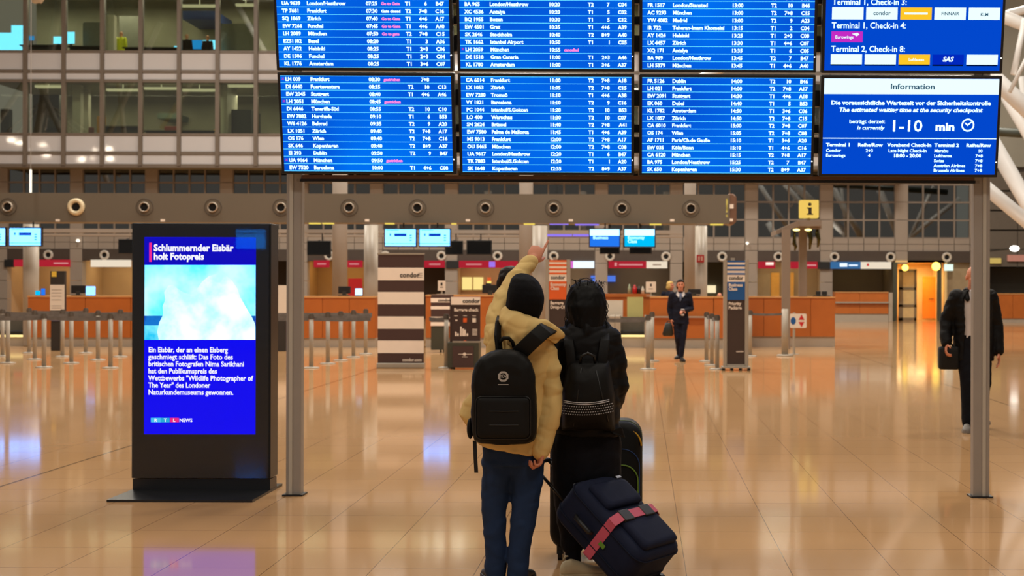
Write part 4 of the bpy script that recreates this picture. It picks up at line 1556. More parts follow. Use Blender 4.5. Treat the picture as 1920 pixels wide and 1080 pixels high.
# ---- baggage sizers
def sizer(px0, px1, py_top, py_foot, label, wide=1.0):
    px = (px0 + px1) / 2
    d = D(py_foot, px)
    k_ = d / FPX
    x0, x1 = X(px0, d), X(px1, d)
    w = x1 - x0
    zt = Z(py_top, d, px)
    t = thing('baggage_sizer', label, 'baggage sizer', ((x0 + x1) / 2, d, 0), 'baggage sizers')
    zs = zt * .375
    m = M()
    m.box(x0 - .04, x1 - .02, d, d + .38, .03, zs)
    ob('lower_bin', m, GREEND, t, bevel=.01)
    m = M()
    m.box(x0 + .06, x1 - .12, d - .015, d + .005, .04, zs * .86)
    ob('bin_panel', m, BROWNB, t)
    m = M()
    m.box(x0 + .02, x1, d + .05, d + .09, zs, zt)
    m.box(x0 + .0, x0 + .02, d + .03, d + .36, zs, zt - .02)
    up = ob('upper_board', m, mat('sizer_brown', (58, 38, 34), .5, var=.08), t)
    m = M()
    m.box(x0 + .02, x1, d + .04, d + .05, zt - .145, zt)
    ob('header', m, CREAMB, up)
    m = M()
    text_into(m, 'condor', .11, (x0 + w * .42, d + .035, zt - .11), RX, UZ, 'L', .004)
    ob('header_lettering', m, INKM, up)
    m = M()
    text_into(m, 'Baggage check', .085, (x0 + w * .14, d + .045, zt - .27), RX, UZ, 'L', .003, w / .62)
    for u in (.2, .5, .8):
        m.box(x0 + w * (u - .06), x0 + w * (u + .06), d + .045, d + .05, zt - .36, zt - .35)
    m.box(x0 + w * .18, x0 + w * .25, d + .045, d + .05, zt - .455, zt - .43)
    for a, h, u in ((0, .08, .17), (1, .05, .24), (2, .18, .34), (3, .14, .41), (4, .12, .47), (5, .05, .55)):
        m.box(x0 + w * u, x0 + w * (u + .055), d + .045, d + .05, zt - .74, zt - .74 + h)
    for a in range(5):
        m.box(x0 + w * .74, x0 + w * .90, d + .045, d + .05, zt - .62 - a * .026, zt - .608 - a * .026)
    m.box(x0 + w * .15, x0 + w * .9, d + .045, d + .05, zt - .862, zt - .856)
    m.box(x0 + w * .4, x0 + w * .65, d + .045, d + .05, zt - .95, zt - .94)
    m.box(x0 + w * .74, x0 + w * .86, d + .045, d + .05, zt - .48, zt - .40)
    ob('print', m, WHITEM, up)
    m = M()
    m.box(x0 + w * .44, x0 + w * .56, d + .045, d + .05, zt - .48, zt - .40)
    m.cyl((x0 + w * .5, d + .05, zt - .86), (x0 + w * .5, d + .042, zt - .86), .04, n=16)
    ob('orange_print', m, ORANGE, up)
    m = M()
    m.box(x0 + w * .1, x1, d - .0, d + .05, zs - .005, zs + .02)
    ob('ledge', m, STEEL, t)
    m = M()
    m.box(x0 + w * .3, x0 + w * .75, d - .02, d - .015, zs * .55, zs * .57)
    m.box(x0 + w * .42, x0 + w * .6, d - .02, d - .015, zs * .45, zs * .47)
    m.cyl((x0 + w * .5, d - .015, zs * .56), (x0 + w * .5, d - .022, zs * .56), .03, n=14)
    ob('bin_print', m, WHITEM, t)
    m = M()
    for xx in (x0 + .05, x1 - .1):
        for yy in (d + .06, d + .32):
            m.cyl((xx - .015, yy, .03), (xx + .015, yy, .03), .03, n=12)
    ob('caster', m, BLACK, t)


sizer(843, 900, 557, 692.5, 'brown baggage check stand with a lower bin, in front of the counter')
px = 827
d = D(661, px)
t = thing('baggage_sizer', 'striped brown and white baggage stand behind the baggage check stand', 'baggage sizer', (X(px, d), d, 0), 'baggage sizers')
x0, x1 = X(808, d), X(846, d)
m = M()
m.box(x0, x1, d, d + .4, Z(610, d, px), Z(553, d, px))
up = ob('upper_board', m, BROWNB, t)
m = M()
for a, b_ in ((559, 567), (574, 580), (594, 597), (604, 611)):
    m.box(x0 - .002, x1 + .002, d - .006, d + .01, Z(b_, d, px), Z(a, d, px))
ob('cream_stripes', m, CREAMB, up)
m = M()
text_into(m, 'condor', .10, (x1 - .01, d - .012, Z(565.5, d, px)), RX, UZ, 'R', .003)
ob('lettering', m, INKM, up)
m = M()
m.box(x0, x1 - .1, d + .02, d + .38, .06, Z(612, d, px))
m.box(x0 + .2, x0 + .24, d + .1, d + .14, 0, .06)
m.box(x0 + .26, x1 - .06, d + .2, d + .24, 0, .06)
m.box(x0 + .3, x0 + .34, d + .1, d + .14, 0, .06)
ob('lower_bin', m, GREEND, t)

# ---- totem signs
def totem(px0, px1, py_top, py_foot, label, stripe, band, words1, words2, lastw):
    px = (px0 + px1) / 2
    d = D(py_foot, px)
    x0, x1 = X(px0, d), X(px1, d)
    w = x1 - x0
    zt = Z(py_top, d, px)
    zf = lambda f_: .07 + (zt - .07) * f_
    t = thing('totem_sign', label, 'sign', ((x0 + x1) / 2, d, 0), 'airline totem signs')
    cw = w * .15
    for a in (x0, x1 - cw):
        m = M()
        m.prism(rrect(a, a + cw, d, d + .12, .02, 3), .06, zt, Matrix(((1, 0, 0, 0), (0, 0, 1, 0), (0, 1, 0, 0), (0, 0, 0, 1))))
        ob('side_profile', m, STEEL, t)
    xa, xb_ = x0 + cw, x1 - cw
    m = M()
    m.box(xa, xb_, d + .02, d + .10, .10, zt - .02)
    core = ob('panel', m, mat('totem_brown', (62, 46, 40), .5, var=.06), t)
    m = M()
    m.box(xa, xb_, d + .012, d + .03, zf(.795), zt - .02)
    ob('white_field', m, CREAMB, core)
    m = M()
    for j in range(4):
        m.box(xa, xb_, d + .006, d + .02, zt - .045 - j * .078, zt - .012 - j * .078)
    ob('stripes', m, stripe, core)
    m = M()
    m.box(xa, xb_, d + .008, d + .03, zf(.625), zf(.795))
    ob('colour_band', m, band, core)
    m = M()
    text_into(m, 'condor', .10, (xa + w * .06, d + .004, zf(.815)), RX, UZ, 'L', .003, .92)
    ob('name_lettering', m, INKM, core)
    m = M()
    for j, q in enumerate(words1):
        text_into(m, q, .085, (xa + w * .05, d + .004, zf(.752) - j * .075), RX, UZ, 'L', .003, .92)
    for j, q in enumerate(words2):
        text_into(m, q, .085, (xa + w * .05, d + .014, zf(.578) - j * .08), RX, UZ, 'L', .003, .92)
    text_into(m, lastw, .05, (xb_ - w * .03, d + .014, zf(.135)), RX, UZ, 'R', .001)
    ob('lettering', m, WHITEM, core)
    m = M()
    m.box(x0 - .03, x1 + .03, d - .1, d + .3, .045, .07)
    m.box(xa, xb_, d, d + .12, .07, .115)
    m.box(x0 + w * .3, x0 + w * .45, d + .04, d + .08, zt - .02, zt + .04)
    ob('base_plate', m, STEEL, t)
    for u in (.0, .33, .67, 1.0):
        m = M()
        m.cyl((x0 + w * u - .03, d - .05, .026), (x0 + w * u + .03, d - .05, .026), .028, n=12)
        m.box(x0 + w * u - .02, x0 + w * u + .02, d - .06, d - .04, .02, .05)
        ob('caster', m, BLACK, t)


totem(1356.5, 1404, 487.5, 694.5, 'white and blue airline totem sign with a brown lower half, Business Class', BLUEM, BLUEM, ('Business', 'Class'), ('Priority', 'Package'), 'condor')
totem(1022.5, 1069, 486.5, 693, 'white and orange airline totem sign behind the two travellers', ORANGE, ORANGE, ('Economy', 'Class'), ('Baggage', 'Drop-Off'), 'condor')
# small totem left of the kiosk
px = 107
d = D(657.5, px)
t = thing('small_totem', 'dark totem with a white notice and a yellow emblem, left of the kiosk', 'sign', (X(px, d), d, 0))
m = M()
m.box(X(94, d), X(121, d), d, d + .12, Z(597, d, px), Z(508, d, px))
m.box(X(95, d), X(113, d), d + .01, d + .11, 0, Z(597, d, px))
ob('column', m, mat('totem_charcoal', (44, 40, 38), .5), t, bevel=.008)
m = M()
m.box(X(94, d), X(121, d), d - .01, d, Z(582, d, px), Z(534, d, px))
ob('notice', m, WHITES, t)
m = M()
m.box(X(97, d), X(106, d), d - .01, d, Z(519, d, px), Z(509, d, px))
ob('yellow_emblem', m, mat('yellow_print', (226, 190, 70), .5), t)
m = M()
for py in (543, 549, 555, 562, 573, 577):
    m.box(X(97, d), X(116, d), d - .014, d - .01, Z(py + 1, d, px), Z(py, d, px))
ob('notice_print', m, GREYP, t)
m = M()
m.box(X(96, d), X(112, d), d - .01, d, Z(602, d, px), Z(590, d, px))
ob('blue_notice', m, mat('slate_blue_print', (84, 84, 120), .5), t)
# notice stand glimpsed left of the left board post
px = 528
d = 33.5
t = thing('notice_stand', 'white notice stand glimpsed left of the left board post', 'sign', (X(px, d), d, 0))
m = M()
m.box(X(518, d), X(538, d), d, d + .04, Z(598, d, px), Z(535, d, px))
ob('notice', m, WHITES, t)
m = M()
m.box(X(520, d), X(536, d), d + .02, d + .12, 0, Z(598, d, px))
ob('column', m, mat('totem_charcoal', (44, 40, 38), .5), t)

# white light tube hanging before the duct at the left
d = 37.4
t = thing('hanging_light_tube', 'thin white upright light tube hanging before the left end of the duct', 'light', (X(57, d), d, Z(362, d, 57)))
m = M()
m.cyl((X(57, d), d, Z(361, d, 57)), (X(57, d), d, Z(318, d, 57)), .03, n=10)
ob('tube', m, glow('white_tube_light', (255, 246, 226), 1.5), t)
m = M()
m.cyl((X(57, d), d, Z(318, d, 57)), (X(57, d), d, 22), .008, n=6)
ob('cable', m, ALUD, t)
d = WD - .2
m = M()
m.ell((X(146, d), d, Z(451, d, 146)), (.065, .16, .065))
tag(ob('round_lamp', m, glow('small_white_lamp', (255, 240, 220), 2.0), smooth=True), 'small white lamp on the far wall above the small totem', 'lamp')
m = M()
m.ell((X(1401, d), d, Z(456, d, 1401)), (.065, .16, .065))
tag(ob('round_lamp', m, glow('small_white_lamp', (255, 240, 220), 2.0), smooth=True), 'small white lamp on the far wall above the blue totem', 'lamp')
# ================================================================ digital signage kiosk
KD = 10.77
x0, x1 = X(247.3, KD), X(508, KD)
zt = Z(418.5, KD, 378)
KBODY = mat('kiosk_charcoal', (40, 41, 43), .28, .3, var=.08)
KGLASS = mat('kiosk_black_glass', (22, 24, 27), .25, var=.1)
t = thing('signage_kiosk', 'tall charcoal advertising kiosk with a blue lit screen beside the left board post', 'kiosk', ((x0 + x1) / 2, KD + .11, 0))
m = M()
m.box(x0, x1, KD, KD + .22, Z(897, KD, 378), zt)
body = ob('body', m, KBODY, t, bevel=.006)
m = M()
m.box(x0 + .012, x1 - .012, KD - .006, KD + .002, Z(896, KD, 378), zt - .012)
ob('black_front', m, KGLASS, body)
m = M()
m.box(x0 + .012, x1 - .012, KD - .020, KD - .018, Z(896, KD, 378), zt - .012)
ob('front_glass', m, glass('kiosk_cover_glass', (.99, .99, .99), .4), body)
m = M()
m.box(x0 + .006, x1 - .004, KD + .01, KD + .2, .018, Z(898.5, KD, 378))
ob('plinth', m, KBODY, t)
m = M()
pts = [(x0 + .0, KD - .50), (x1 - .0, KD - .50), (x1 + .0, KD + .36), (x0, KD + .36)]
m.add([(x, y, z) for z in (0, .018) for x, y in pts], [(0, 3, 2, 1), (4, 5, 6, 7), (0, 1, 5, 4), (1, 2, 6, 5), (2, 3, 7, 6), (3, 0, 4, 7)])
ob('base_plate', m, KBODY, t)
KY = KD - .009
sx0, sx1, sz0, sz1 = X(271.5, KD), X(480, KD), Z(814, KD, 378), Z(445, KD, 378)
m = M()
m.box(sx0, sx1, KY, KD - .002, sz0, sz1)
scr = ob('screen', m, glow('kiosk_blue', (2, 0, 245), 1.0), t)
kf = lambda px, py: Vector((X(px, KD), KY - .002, Z(py, KD, px)))


def krect(m, a, b_, c, e, lift=.0):
    o_ = Vector((0, -lift, 0))
    m.add([kf(a, e) + o_, kf(b_, e) + o_, kf(b_, c) + o_, kf(a, c) + o_], [(0, 1, 2, 3)])


m = M()
krect(m, 272, 480, 446, 496)
ob('header_band', m, glow('kiosk_navy', (4, 0, 190), 1.0), scr)
m = M()
krect(m, 280.5, 285.5, 455, 491, .001)
ob('pink_mark', m, glow('kiosk_pink', (240, 40, 150), 1.0), scr)
m = M()
for s_, py in (('Schlummernder Eisbär', 470.5), ('holt Fotopreis', 486.5)):
    p = kf(289, py) + Vector((0, -.001, 0))
    text_into(m, s_, .072, p, RX, UZ, 'L', .0028, .93)
ob('headline', m, glow('kiosk_white', (246, 244, 255), 1.1), scr)
m = M()
for i, s_ in enumerate(('Ein Eisbär, der an einen Eisberg', 'geschmiegt schläft: Das Foto des', 'britischen Fotografen Nima Sarikhani', 'hat den Publikumspreis des', 'Wettbewerbs "Wildlife Photographer of', 'The Year" des Londoner', 'Naturkundemuseums gewonnen.')):
    p = kf(279.5, 660 + i * 13.25) + Vector((0, -.001, 0))
    text_into(m, s_, .0545, p, RX, UZ, 'L', .0016, (.885, .905, .90, .88, .90, .87, .90)[i])
ob('paragraph', m, glow('kiosk_white', (246, 244, 255), 1.1), scr)
# picture: pale snow mound between sky and water (a plain scene)
PH = [glow('picture_sky', (120, 232, 255), 1.0), glow('picture_sky_pale', (176, 248, 255), 1.05), glow('picture_water', (0, 84, 200), 1.0), glow('picture_water_light', (40, 200, 246), 1.0),
      glow('picture_snow', (206, 255, 255), 1.15), glow('picture_snow_shade', (120, 236, 255), 1.0)]
def cloud_glow(name, c0, c1, scale, strength=1.0, detail=4):
    m = bpy.data.materials.new(name)
    m.use_nodes = True
    nt = m.node_tree
    nt.nodes.clear()
    o = nt.nodes.new('ShaderNodeOutputMaterial')
    e = nt.nodes.new('ShaderNodeEmission')
    tc = nt.nodes.new('ShaderNodeTexCoord')
    nz = nt.nodes.new('ShaderNodeTexNoise')
    nz.inputs['Scale'].default_value = scale
    nz.inputs['Detail'].default_value = detail
    rp = nt.nodes.new('ShaderNodeValToRGB')
    rp.color_ramp.elements[0].position, rp.color_ramp.elements[0].color = .36, rgb(*c0)
    rp.color_ramp.elements[1].position, rp.color_ramp.elements[1].color = .60, rgb(*c1)
    nt.links.new(tc.outputs['Object'], nz.inputs['Vector'])
    nt.links.new(nz.outputs['Fac'], rp.inputs[0])
    nt.links.new(rp.outputs[0], e.inputs[0])
    e.inputs[1].default_value = strength
    nt.links.new(e.outputs[0], o.inputs[0])
    return m


m = M()
krect(m, 272, 480, 497, 637)
pic = ob('picture', m, cloud_glow('picture_sky', (90, 232, 255), (196, 255, 255), 3.0, 1.5), scr)
m = M()
krect(m, 272, 480, 592, 612, .0008)
ob('water', m, cloud_glow('picture_water', (0, 60, 190), (20, 130, 230), 9.0), pic)
m = M()
krect(m, 272, 480, 610, 637, .0012)
ob('shallows', m, cloud_glow('picture_shallows', (30, 200, 246), (130, 240, 255), 8.0, 1.3), pic)
mound = [(299, 637), (296, 622), (300, 604), (307, 590), (306, 574), (311, 562), (309, 548), (316, 536), (326, 534), (334, 541), (345, 548), (358, 552), (368, 545), (380, 528), (392, 518), (408, 513), (424, 516), (436, 526),
         (446, 541), (452, 558), (462, 576), (472, 592), (479, 606), (480, 637)]
m = M()
m.add([kf(*p) + Vector((0, -.0016, 0)) for p in mound], [tuple(range(len(mound)))])
ob('snow_mound', m, cloud_glow('picture_snow', (180, 250, 255), (250, 255, 255), 5.0, 1.5), pic)
# channel logo strip
m = M()
krect(m, 284.5, 303, 783, 791.5, .001)
lg = ob('logo_strip', m, glow('logo_cyan', (70, 196, 246), 1.0), scr)
m = M()
krect(m, 303, 319.5, 783, 791.5, .001)
ob('logo_block', m, glow('logo_teal', (30, 170, 220), 1.0), scr)
m = M()
krect(m, 320.5, 337, 783, 791.5, .001)
ob('logo_block', m, glow('logo_pink', (236, 40, 130), 1.0), scr)
m = M()
for s_, px in (('R', 291), ('T', 309), ('L', 326)):
    text_into(m, s_, .036, kf(px, 790.5) + Vector((0, -.002, 0)), RX, UZ, 'L', .001)
text_into(m, 'NEWS', .038, kf(338, 790.8) + Vector((0, -.002, 0)), RX, UZ, 'L', .001, .95)
ob('logo_lettering', m, glow('kiosk_white', (246, 244, 255), 1.1), scr)

# blue display hung behind the viewpoint, mirrored in the kiosk glass
t = thing('overhead_display', 'blue overhead display behind the viewpoint, mirrored in the kiosk glass', 'display', (-8.2, -8, 2.3), 'overhead displays')
m = M()
m.box(-8.56, -7.88, -8.1, -8.0, 2.32, 2.78)
ob('casing', m, BLACK, t)
m = M()
m.box(-8.53, -7.91, -8.0, -7.99, 2.35, 2.75)
scr = ob('screen', m, glow('rear_display_blue', (30, 130, 235), 12.0), t)
m = M()
m.box(-8.53, -7.91, -7.99, -7.985, 2.66, 2.68)
ob('dark_line', m, glow('rear_display_navy', (4, 20, 90), 1.0), scr)
m = M()
m.cyl((-8.22, -8.05, 2.7), (-8.22, -8.05, 22), .02, n=8)
ob('hanger', m, BLACK, t)
# ================================================================ people
SKIN = mat('skin', (206, 142, 108), .55, var=.06)
SKINF = mat('skin_rosy', (214, 140, 108), .55, var=.08)
HAIRB = mat('black_hair', (7, 7, 8), spec=.18, rough=.55, var=.4, scale=40)
HAIRBR = mat('dark_brown_hair', (34, 24, 20), spec=.18, rough=.55, var=.3, scale=40)
BLONDE = mat('blonde_hair', (206, 170, 96), .5, var=.2, scale=40)
CAMEL = mat('camel_jacket_cloth', (222, 190, 124), spec=.18, rough=.75, var=.08, scale=5)
JEANS = mat('dark_blue_denim', (34, 52, 84), spec=.18, rough=.8, var=.3, scale=6, bump=.15)
BLACKC = mat('black_padded_cloth', (13, 12, 13), spec=.18, rough=.6, var=.35, scale=10)
BLACKT = mat('black_trouser_cloth', (12, 13, 20), spec=.18, rough=.8, var=.3, scale=8)
KNIT = mat('black_knit', (10, 10, 14), spec=.18, rough=.9, var=.4, scale=60, bump=.2)
NAVYU = mat('navy_uniform', (22, 24, 40), spec=.18, rough=.7, var=.2)
SHIRT = mat('white_shirt', (214, 206, 204), .7, var=.06)
DSHOE = mat('dark_shoe', (28, 26, 26), .5)
CREAMS = mat('cream_shoe', (216, 196, 156), .6, var=.08)
EYEM = mat('eye_dark', (24, 18, 16), .2)
LIPM = mat('lips', (168, 84, 76), .5)


def folds(me, amp, fx, fy, fz, seed=0.0, ridge=True):
    me.update()
    nr = [v.normal.copy() for v in me.vertices]
    for v, n in zip(me.vertices, nr):
        p = v.co
        q = Vector((p.x * fx + seed, p.y * fy, p.z * fz + seed * .7))
        w = noise.noise(q + Vector((0, 0, .35 * noise.noise(q * .6))))
        w2 = noise.noise(q * 2.3)
        crease = max(0.0, 1 - 3.0 * abs(noise.noise(q * 1.6 + Vector((9.1, 4.2, 1.7))))) ** 2
        d = (0.5 - 2.2 * abs(w)) + .4 * w2 - .45 * crease if ridge else w + .5 * w2
        v.co = p + n * amp * d


def solid(name, m, material, parent, voxel=.008, smooth=4, fold=None, label=None, factor=.5):
    """one continuous skin over overlapping closed shapes"""
    tmp = bpy.data.objects.new('tmp', m.mesh('tmp'))
    COL.objects.link(tmp)
    r = tmp.modifiers.new('r', 'REMESH')
    r.mode = 'VOXEL'
    r.voxel_size = voxel
    r.adaptivity = 0
    if smooth:
        s = tmp.modifiers.new('s', 'SMOOTH')
        s.iterations, s.factor = smooth, factor
    dg = bpy.context.evaluated_depsgraph_get()
    me = bpy.data.meshes.new_from_object(tmp.evaluated_get(dg))
    old = tmp.data
    bpy.data.objects.remove(tmp)
    bpy.data.meshes.remove(old)
    me.name = name
    if fold:
        folds(me, *fold)
    return ob(name, me, material, parent, True, label=label)


def frame(f, u):
    f = Vector(f).normalized()
    u = Vector(u)
    u = (u - f * u.dot(f)).normalized()
    r = f.cross(u)
    return r, f, u, Matrix((r, f, u)).transposed()


def limb(m, pts, rad, n=14, flat=1.0, up=None):
    """tapered limb with rounded joints"""
    pts = [Vector(p) for p in pts]
    P, R = [], []
    for i in range(len(pts) - 1):                              # soften the bends
        for f_ in (0, .34, .67):
            P.append(pts[i].lerp(pts[i + 1], f_))
            R.append(rad[i] + (rad[i + 1] - rad[i]) * f_)
    P.append(pts[-1])
    R.append(rad[-1])
    m.tube(P, R, n, flat, up, round_ends=True)
    for p, r in zip(pts[1:-1], rad[1:-1]):
        m.ell(p, (r * .99,) * 3, None, 12, 8)


def head_shape(m, c, f, u, neck, s=1.0):
    r, f, u, mx = frame(f, u)
    c = Vector(c)
    q = lambda a, b_, z: c + (r * a + f * b_ + u * z) * s
    e = lambda p, rr: m.ell(p, [x * s for x in rr], mx)
    e(q(0, -.008, .03), (.075, .094, .088))
    e(q(0, .022, -.03), (.060, .070, .088))
    e(q(0, .058, -.088), (.032, .030, .026))
    e(q(.028, .058, -.028), (.026, .028, .026))
    e(q(-.028, .058, -.028), (.026, .028, .026))
    e(q(0, .078, .030), (.046, .016, .012))
    m.tube([q(0, .086, .022), q(0, .100, -.004), q(0, .108, -.022)], [.009 * s, .011 * s, .014 * s], 10, round_ends=True)
    for sg in (1, -1):
        e(q(.077 * sg, -.012, -.008), (.010, .020, .031))
    m.tube([q(0, -.020, -.05), Vector(neck)], [.055 * s, .060 * s], 16, round_ends=True)


def face_parts(parent, c, f, u, s=1.0):
    r, f, u, mx = frame(f, u)
    c = Vector(c)
    q = lambda a, b_, z: c + (r * a + f * b_ + u * z) * s
    for sg in (1, -1):
        m = M()
        m.ell(q(.031 * sg, .083, .008), [.013 * s, .009 * s, .0075 * s], mx, 12, 8)
        ob('eye', m, EYEM, parent, True)
        m = M()
        m.tube([q(.014 * sg, .092, .027), q(.032 * sg, .090, .032), q(.048 * sg, .079, .027)], [.004 * s] * 3, 8)
        ob('eyebrow', m, HAIRBR, parent, True)
    m = M()
    m.ell(q(0, .088, -.058), [.024 * s, .010 * s, .008 * s], mx, 12, 8)
    ob('mouth', m, LIPM, parent, True)


def hand_shape(m, w, f, n, thumb_side, curls, thumb=(.5, .7, .35), s=1.0):
    """w wrist, f towards the fingers, n the way the fingers curl, thumb_side +1/-1 along f x n"""
    f = Vector(f).normalized()
    n = Vector(n)
    n = (n - f * n.dot(f)).normalized()
    a = f.cross(n) * thumb_side
    w = Vector(w)
    mx = Matrix((a, f, n)).transposed()
    m.ell(w + f * .052 * s, (.041 * s, .056 * s, .016 * s), mx, 16, 10)
    m.ell(w + f * .076 * s, (.040 * s, .026 * s, .013 * s), mx, 16, 10)
    m.tube([w - f * .05 * s, w + f * .02 * s], [.028 * s, .027 * s], 12, .8, n, round_ends=True)
    for i in range(4):
        p = w + (f * (.093, .098, .095, .086)[i] + a * (.0295, .0098, -.0100, -.0285)[i]) * s
        L = (.072, .080, .075, .058)[i] * s
        ang, pts = 0, [p - f * .015 * s, p]
        for k, part in enumerate((.45, .30, .25)):
            ang += curls[i][k]
            p = p + (f * math.cos(ang) + n * math.sin(ang)) * L * part
            pts.append(p)
        m.tube(pts, [x * s for x in (.0088, .0088, .0082, .0076, .0066)], 10, round_ends=True)
    b = w + (f * .024 + a * .028 + n * .006) * s
    d1 = (f * thumb[0] + a * thumb[1] + n * thumb[2]).normalized()
    d2 = (d1 + f * .8 + n * .2).normalized()
    m.tube([b - a * .012 * s, b, b + d1 * .042 * s, b + d1 * .042 * s + d2 * .032 * s], [.012 * s, .0125 * s, .0105 * s, .0085 * s], 10, round_ends=True)


RELAX = [(.25, .35, .25)] * 4
GRIP = [(.9, 1.3, .7)] * 4
POINT = [(.02, .05, .03), (1.2, 1.5, .8), (1.25, 1.5, .8), (1.3, 1.5, .8)]


def rings_px(m, rows, d, slope=0.0, n=28, power=2.4):
    """torso-like loft; rows of (py, centre px, half width px, half depth m, forward shift m)"""
    R = []
    for py, pc, hw, hd, sh in rows:
        ring = []
        for k in range(n):
            t = 2 * math.pi * k / n
            cx, sy = math.cos(t), math.sin(t)
            ex = abs(cx) ** (2 / power) * (1 if cx > 0 else -1)
            ey = abs(sy) ** (2 / power) * (1 if sy > 0 else -1)
            p = at(pc + hw * ex, py + slope * ex * hw, d + sh)
            ring.append(Vector((p.x, d + sh + hd * ey, p.z)))
        R.append(ring)
    m.ring_loft(R)


# ---------------------------------------------------------------- traveller in the camel jacket
d0 = 7.45
P = lambda px, py, dd=0.0: at(px, py, d0 + dd)
t = thing('person', 'traveller in a camel jacket and black hat pointing up at the boards, seen from behind', 'person', (X(955, d0), d0, 0))
m = M()
hc, hf, hu = P(986, 556, 0), Vector((.30, .9, .30)), Vector((0, -.3, 1))
head_shape(m, hc, hf, hu, P(978, 612), .9)
m.tube([P(962, 845), P(966, 740), P(972, 660), P(976, 620)], [.12, .115, .12, .07], 16, .75, (0, 1, 0), round_ends=True)
limb(m, [P(942, 850), P(929, 965, .01), P(930, 1075, .03)], [.058, .044, .034])
limb(m, [P(986, 850), P(980, 968, -.01), P(971, 1078, -.02)], [.058, .044, .034])
wr = P(1018, 838, -.10)
limb(m, [P(1014, 640), P(1031, 742, -.015), P(1021, 805, -.07), wr], [.046, .034, .028, .026])
wl = P(997, 489, .34)
limb(m, [P(938, 632, .02), P(945, 560, .16), wl], [.05, .042, .03])
# raised left hand: back of the hand to the camera, forefinger out, thumb on the right
fd = (P(1012, 459, .42) - wl).normalized()
hand_shape(m, wl, fd, Vector((-.25, .9, -.35)), -1, [(-.12, .05, .03), (1.2, 1.5, .8), (1.3, 1.5, .8), (1.35, 1.5, .8)], (.75, .35, .5), 1.08)
hand_shape(m, wr, P(1012, 866, -.11) - wr, Vector((-.55, -.2, .1)), 1, GRIP, (.6, .5, .5))
body = solid('body', m, SKINF, t, .0055, 3)
face_parts(body, hc, hf, hu, .9)
m = M()                                                              # black hat
rings_px(m, [(512.5, 983, 6, .02, .01), (516, 983, 16, .055, .01), (524, 984, 25, .10, .0), (537, 985.5, 31, .125, -.01), (552, 986, 34.5, .138, -.015), (566, 985, 35, .138, -.015), (580, 982, 34.5, .13, -.01), (592, 980, 32, .115, .0),
             (604, 982, 27, .09, .0)], d0, .10, 32, 2.1)
solid('hat', m, KNIT, t, .008, 6, (.002, 14, 14, 10, 1.0))
m = M()                                                              # jacket
rings_px(m, [(603, 984, 30, .085, .0), (614, 979, 46, .10, .0), (630, 975, 57, .115, .0), (655, 972, 62, .13, .0), (690, 972, 62, .14, .0), (735, 962, 64, .145, .0), (770, 948, 80, .15, .0), (795, 943, 86, .15, .0),
             (815, 950, 72, .15, .0), (838, 954, 60, .148, .0), (843, 954, 56, .14, .0)], d0, .22)
solid('jacket', m, CAMEL, t, .009, 4, (.010, 5, 5, 6, 3.0))
m = M()
limb(m, [P(1012, 636), P(1030, 690, -.01), P(1033, 742, -.02), P(1026, 795, -.06), P(1016, 832, -.09)], [.072, .066, .066, .064, .058])
limb(m, [P(1017, 826, -.09), P(1014, 845, -.10)], [.058, .052])
solid('sleeve', m, CAMEL, t, .008, 3, (.008, 5, 5, 10, 5.0))
m = M()
limb(m, [P(937, 642, .0), P(936, 600, .08), P(947, 556, .16), P(969, 519, .25), P(993, 492, .33)], [.085, .074, .060, .052, .046])
solid('sleeve', m, CAMEL, t, .008, 3, (.010, 5, 5, 11, 7.0))
m = M()                                                              # hood lying on the back
m.tube([P(951, 588, -.06), P(962, 606, -.13), P(985, 622, -.155), P(1012, 620, -.13), P(1036, 622, -.08), P(1054, 630, -.02)], [.05, .078, .085, .065, .042, .02], 16, .62, (0, 1, 0), round_ends=True)
m.tube([P(953, 600, -.10), P(968, 632, -.15), P(985, 645, -.155)], [.05, .065, .05], 14, .55, (0, 1, 0), round_ends=True)
m.tube([P(948, 584, .02), P(968, 590, -.10), P(998, 604, -.12), P(1022, 610, -.06)], [.03, .035, .034, .03], 12, .8, (0, 1, 0), round_ends=True)
hd_ = M()
hd_.add([P(1016, 608, -.09), P(1059, 627, -.01), P(1042, 646, -.05), P(1020, 630, -.12), P(1016, 608, -.05), P(1059, 627, .02), P(1042, 646, -.01), P(1020, 630, -.07)],
      [(0, 1, 2, 3), (7, 6, 5, 4), (0, 4, 5, 1), (1, 5, 6, 2), (2, 6, 7, 3), (3, 7, 4, 0)])
hood_ = solid('hood', m, CAMEL, t, .008, 4, (.009, 5, 5, 7, 8.0))
ob('hood_flap', hd_, CAMEL, hood_, bevel=.012)
m = M()
m.tube([P(1019, 603, -.12), P(1021, 609, -.125)], [.012, .012], 10, round_ends=True)
ob('cord_lock', m, BLACK, t, True)
m = M()
hwm = lambda px: px / FPX * d0
limb(m, [P(944, 846), P(931, 905), P(926, 960, .01), P(930, 1030, .02), P(929, 1062, .03), P(931, 1084, .03)], [hwm(40), hwm(29), hwm(23.5), hwm(21), hwm(21), hwm(18)])
limb(m, [P(981, 846), P(989, 905), P(984, 950, -.01), P(978, 1000, -.02), P(973, 1040, -.02), P(970, 1084, -.02)], [hwm(39), hwm(31), hwm(26), hwm(22.5), hwm(21), hwm(20)])
m.tube([P(962, 820), P(962, 870)], [hwm(56), hwm(60)], 20, .72, (0, 1, 0), round_ends=False)
solid('jeans', m, JEANS, t, .009, 4, (.006, 6, 6, 8, 5.0))


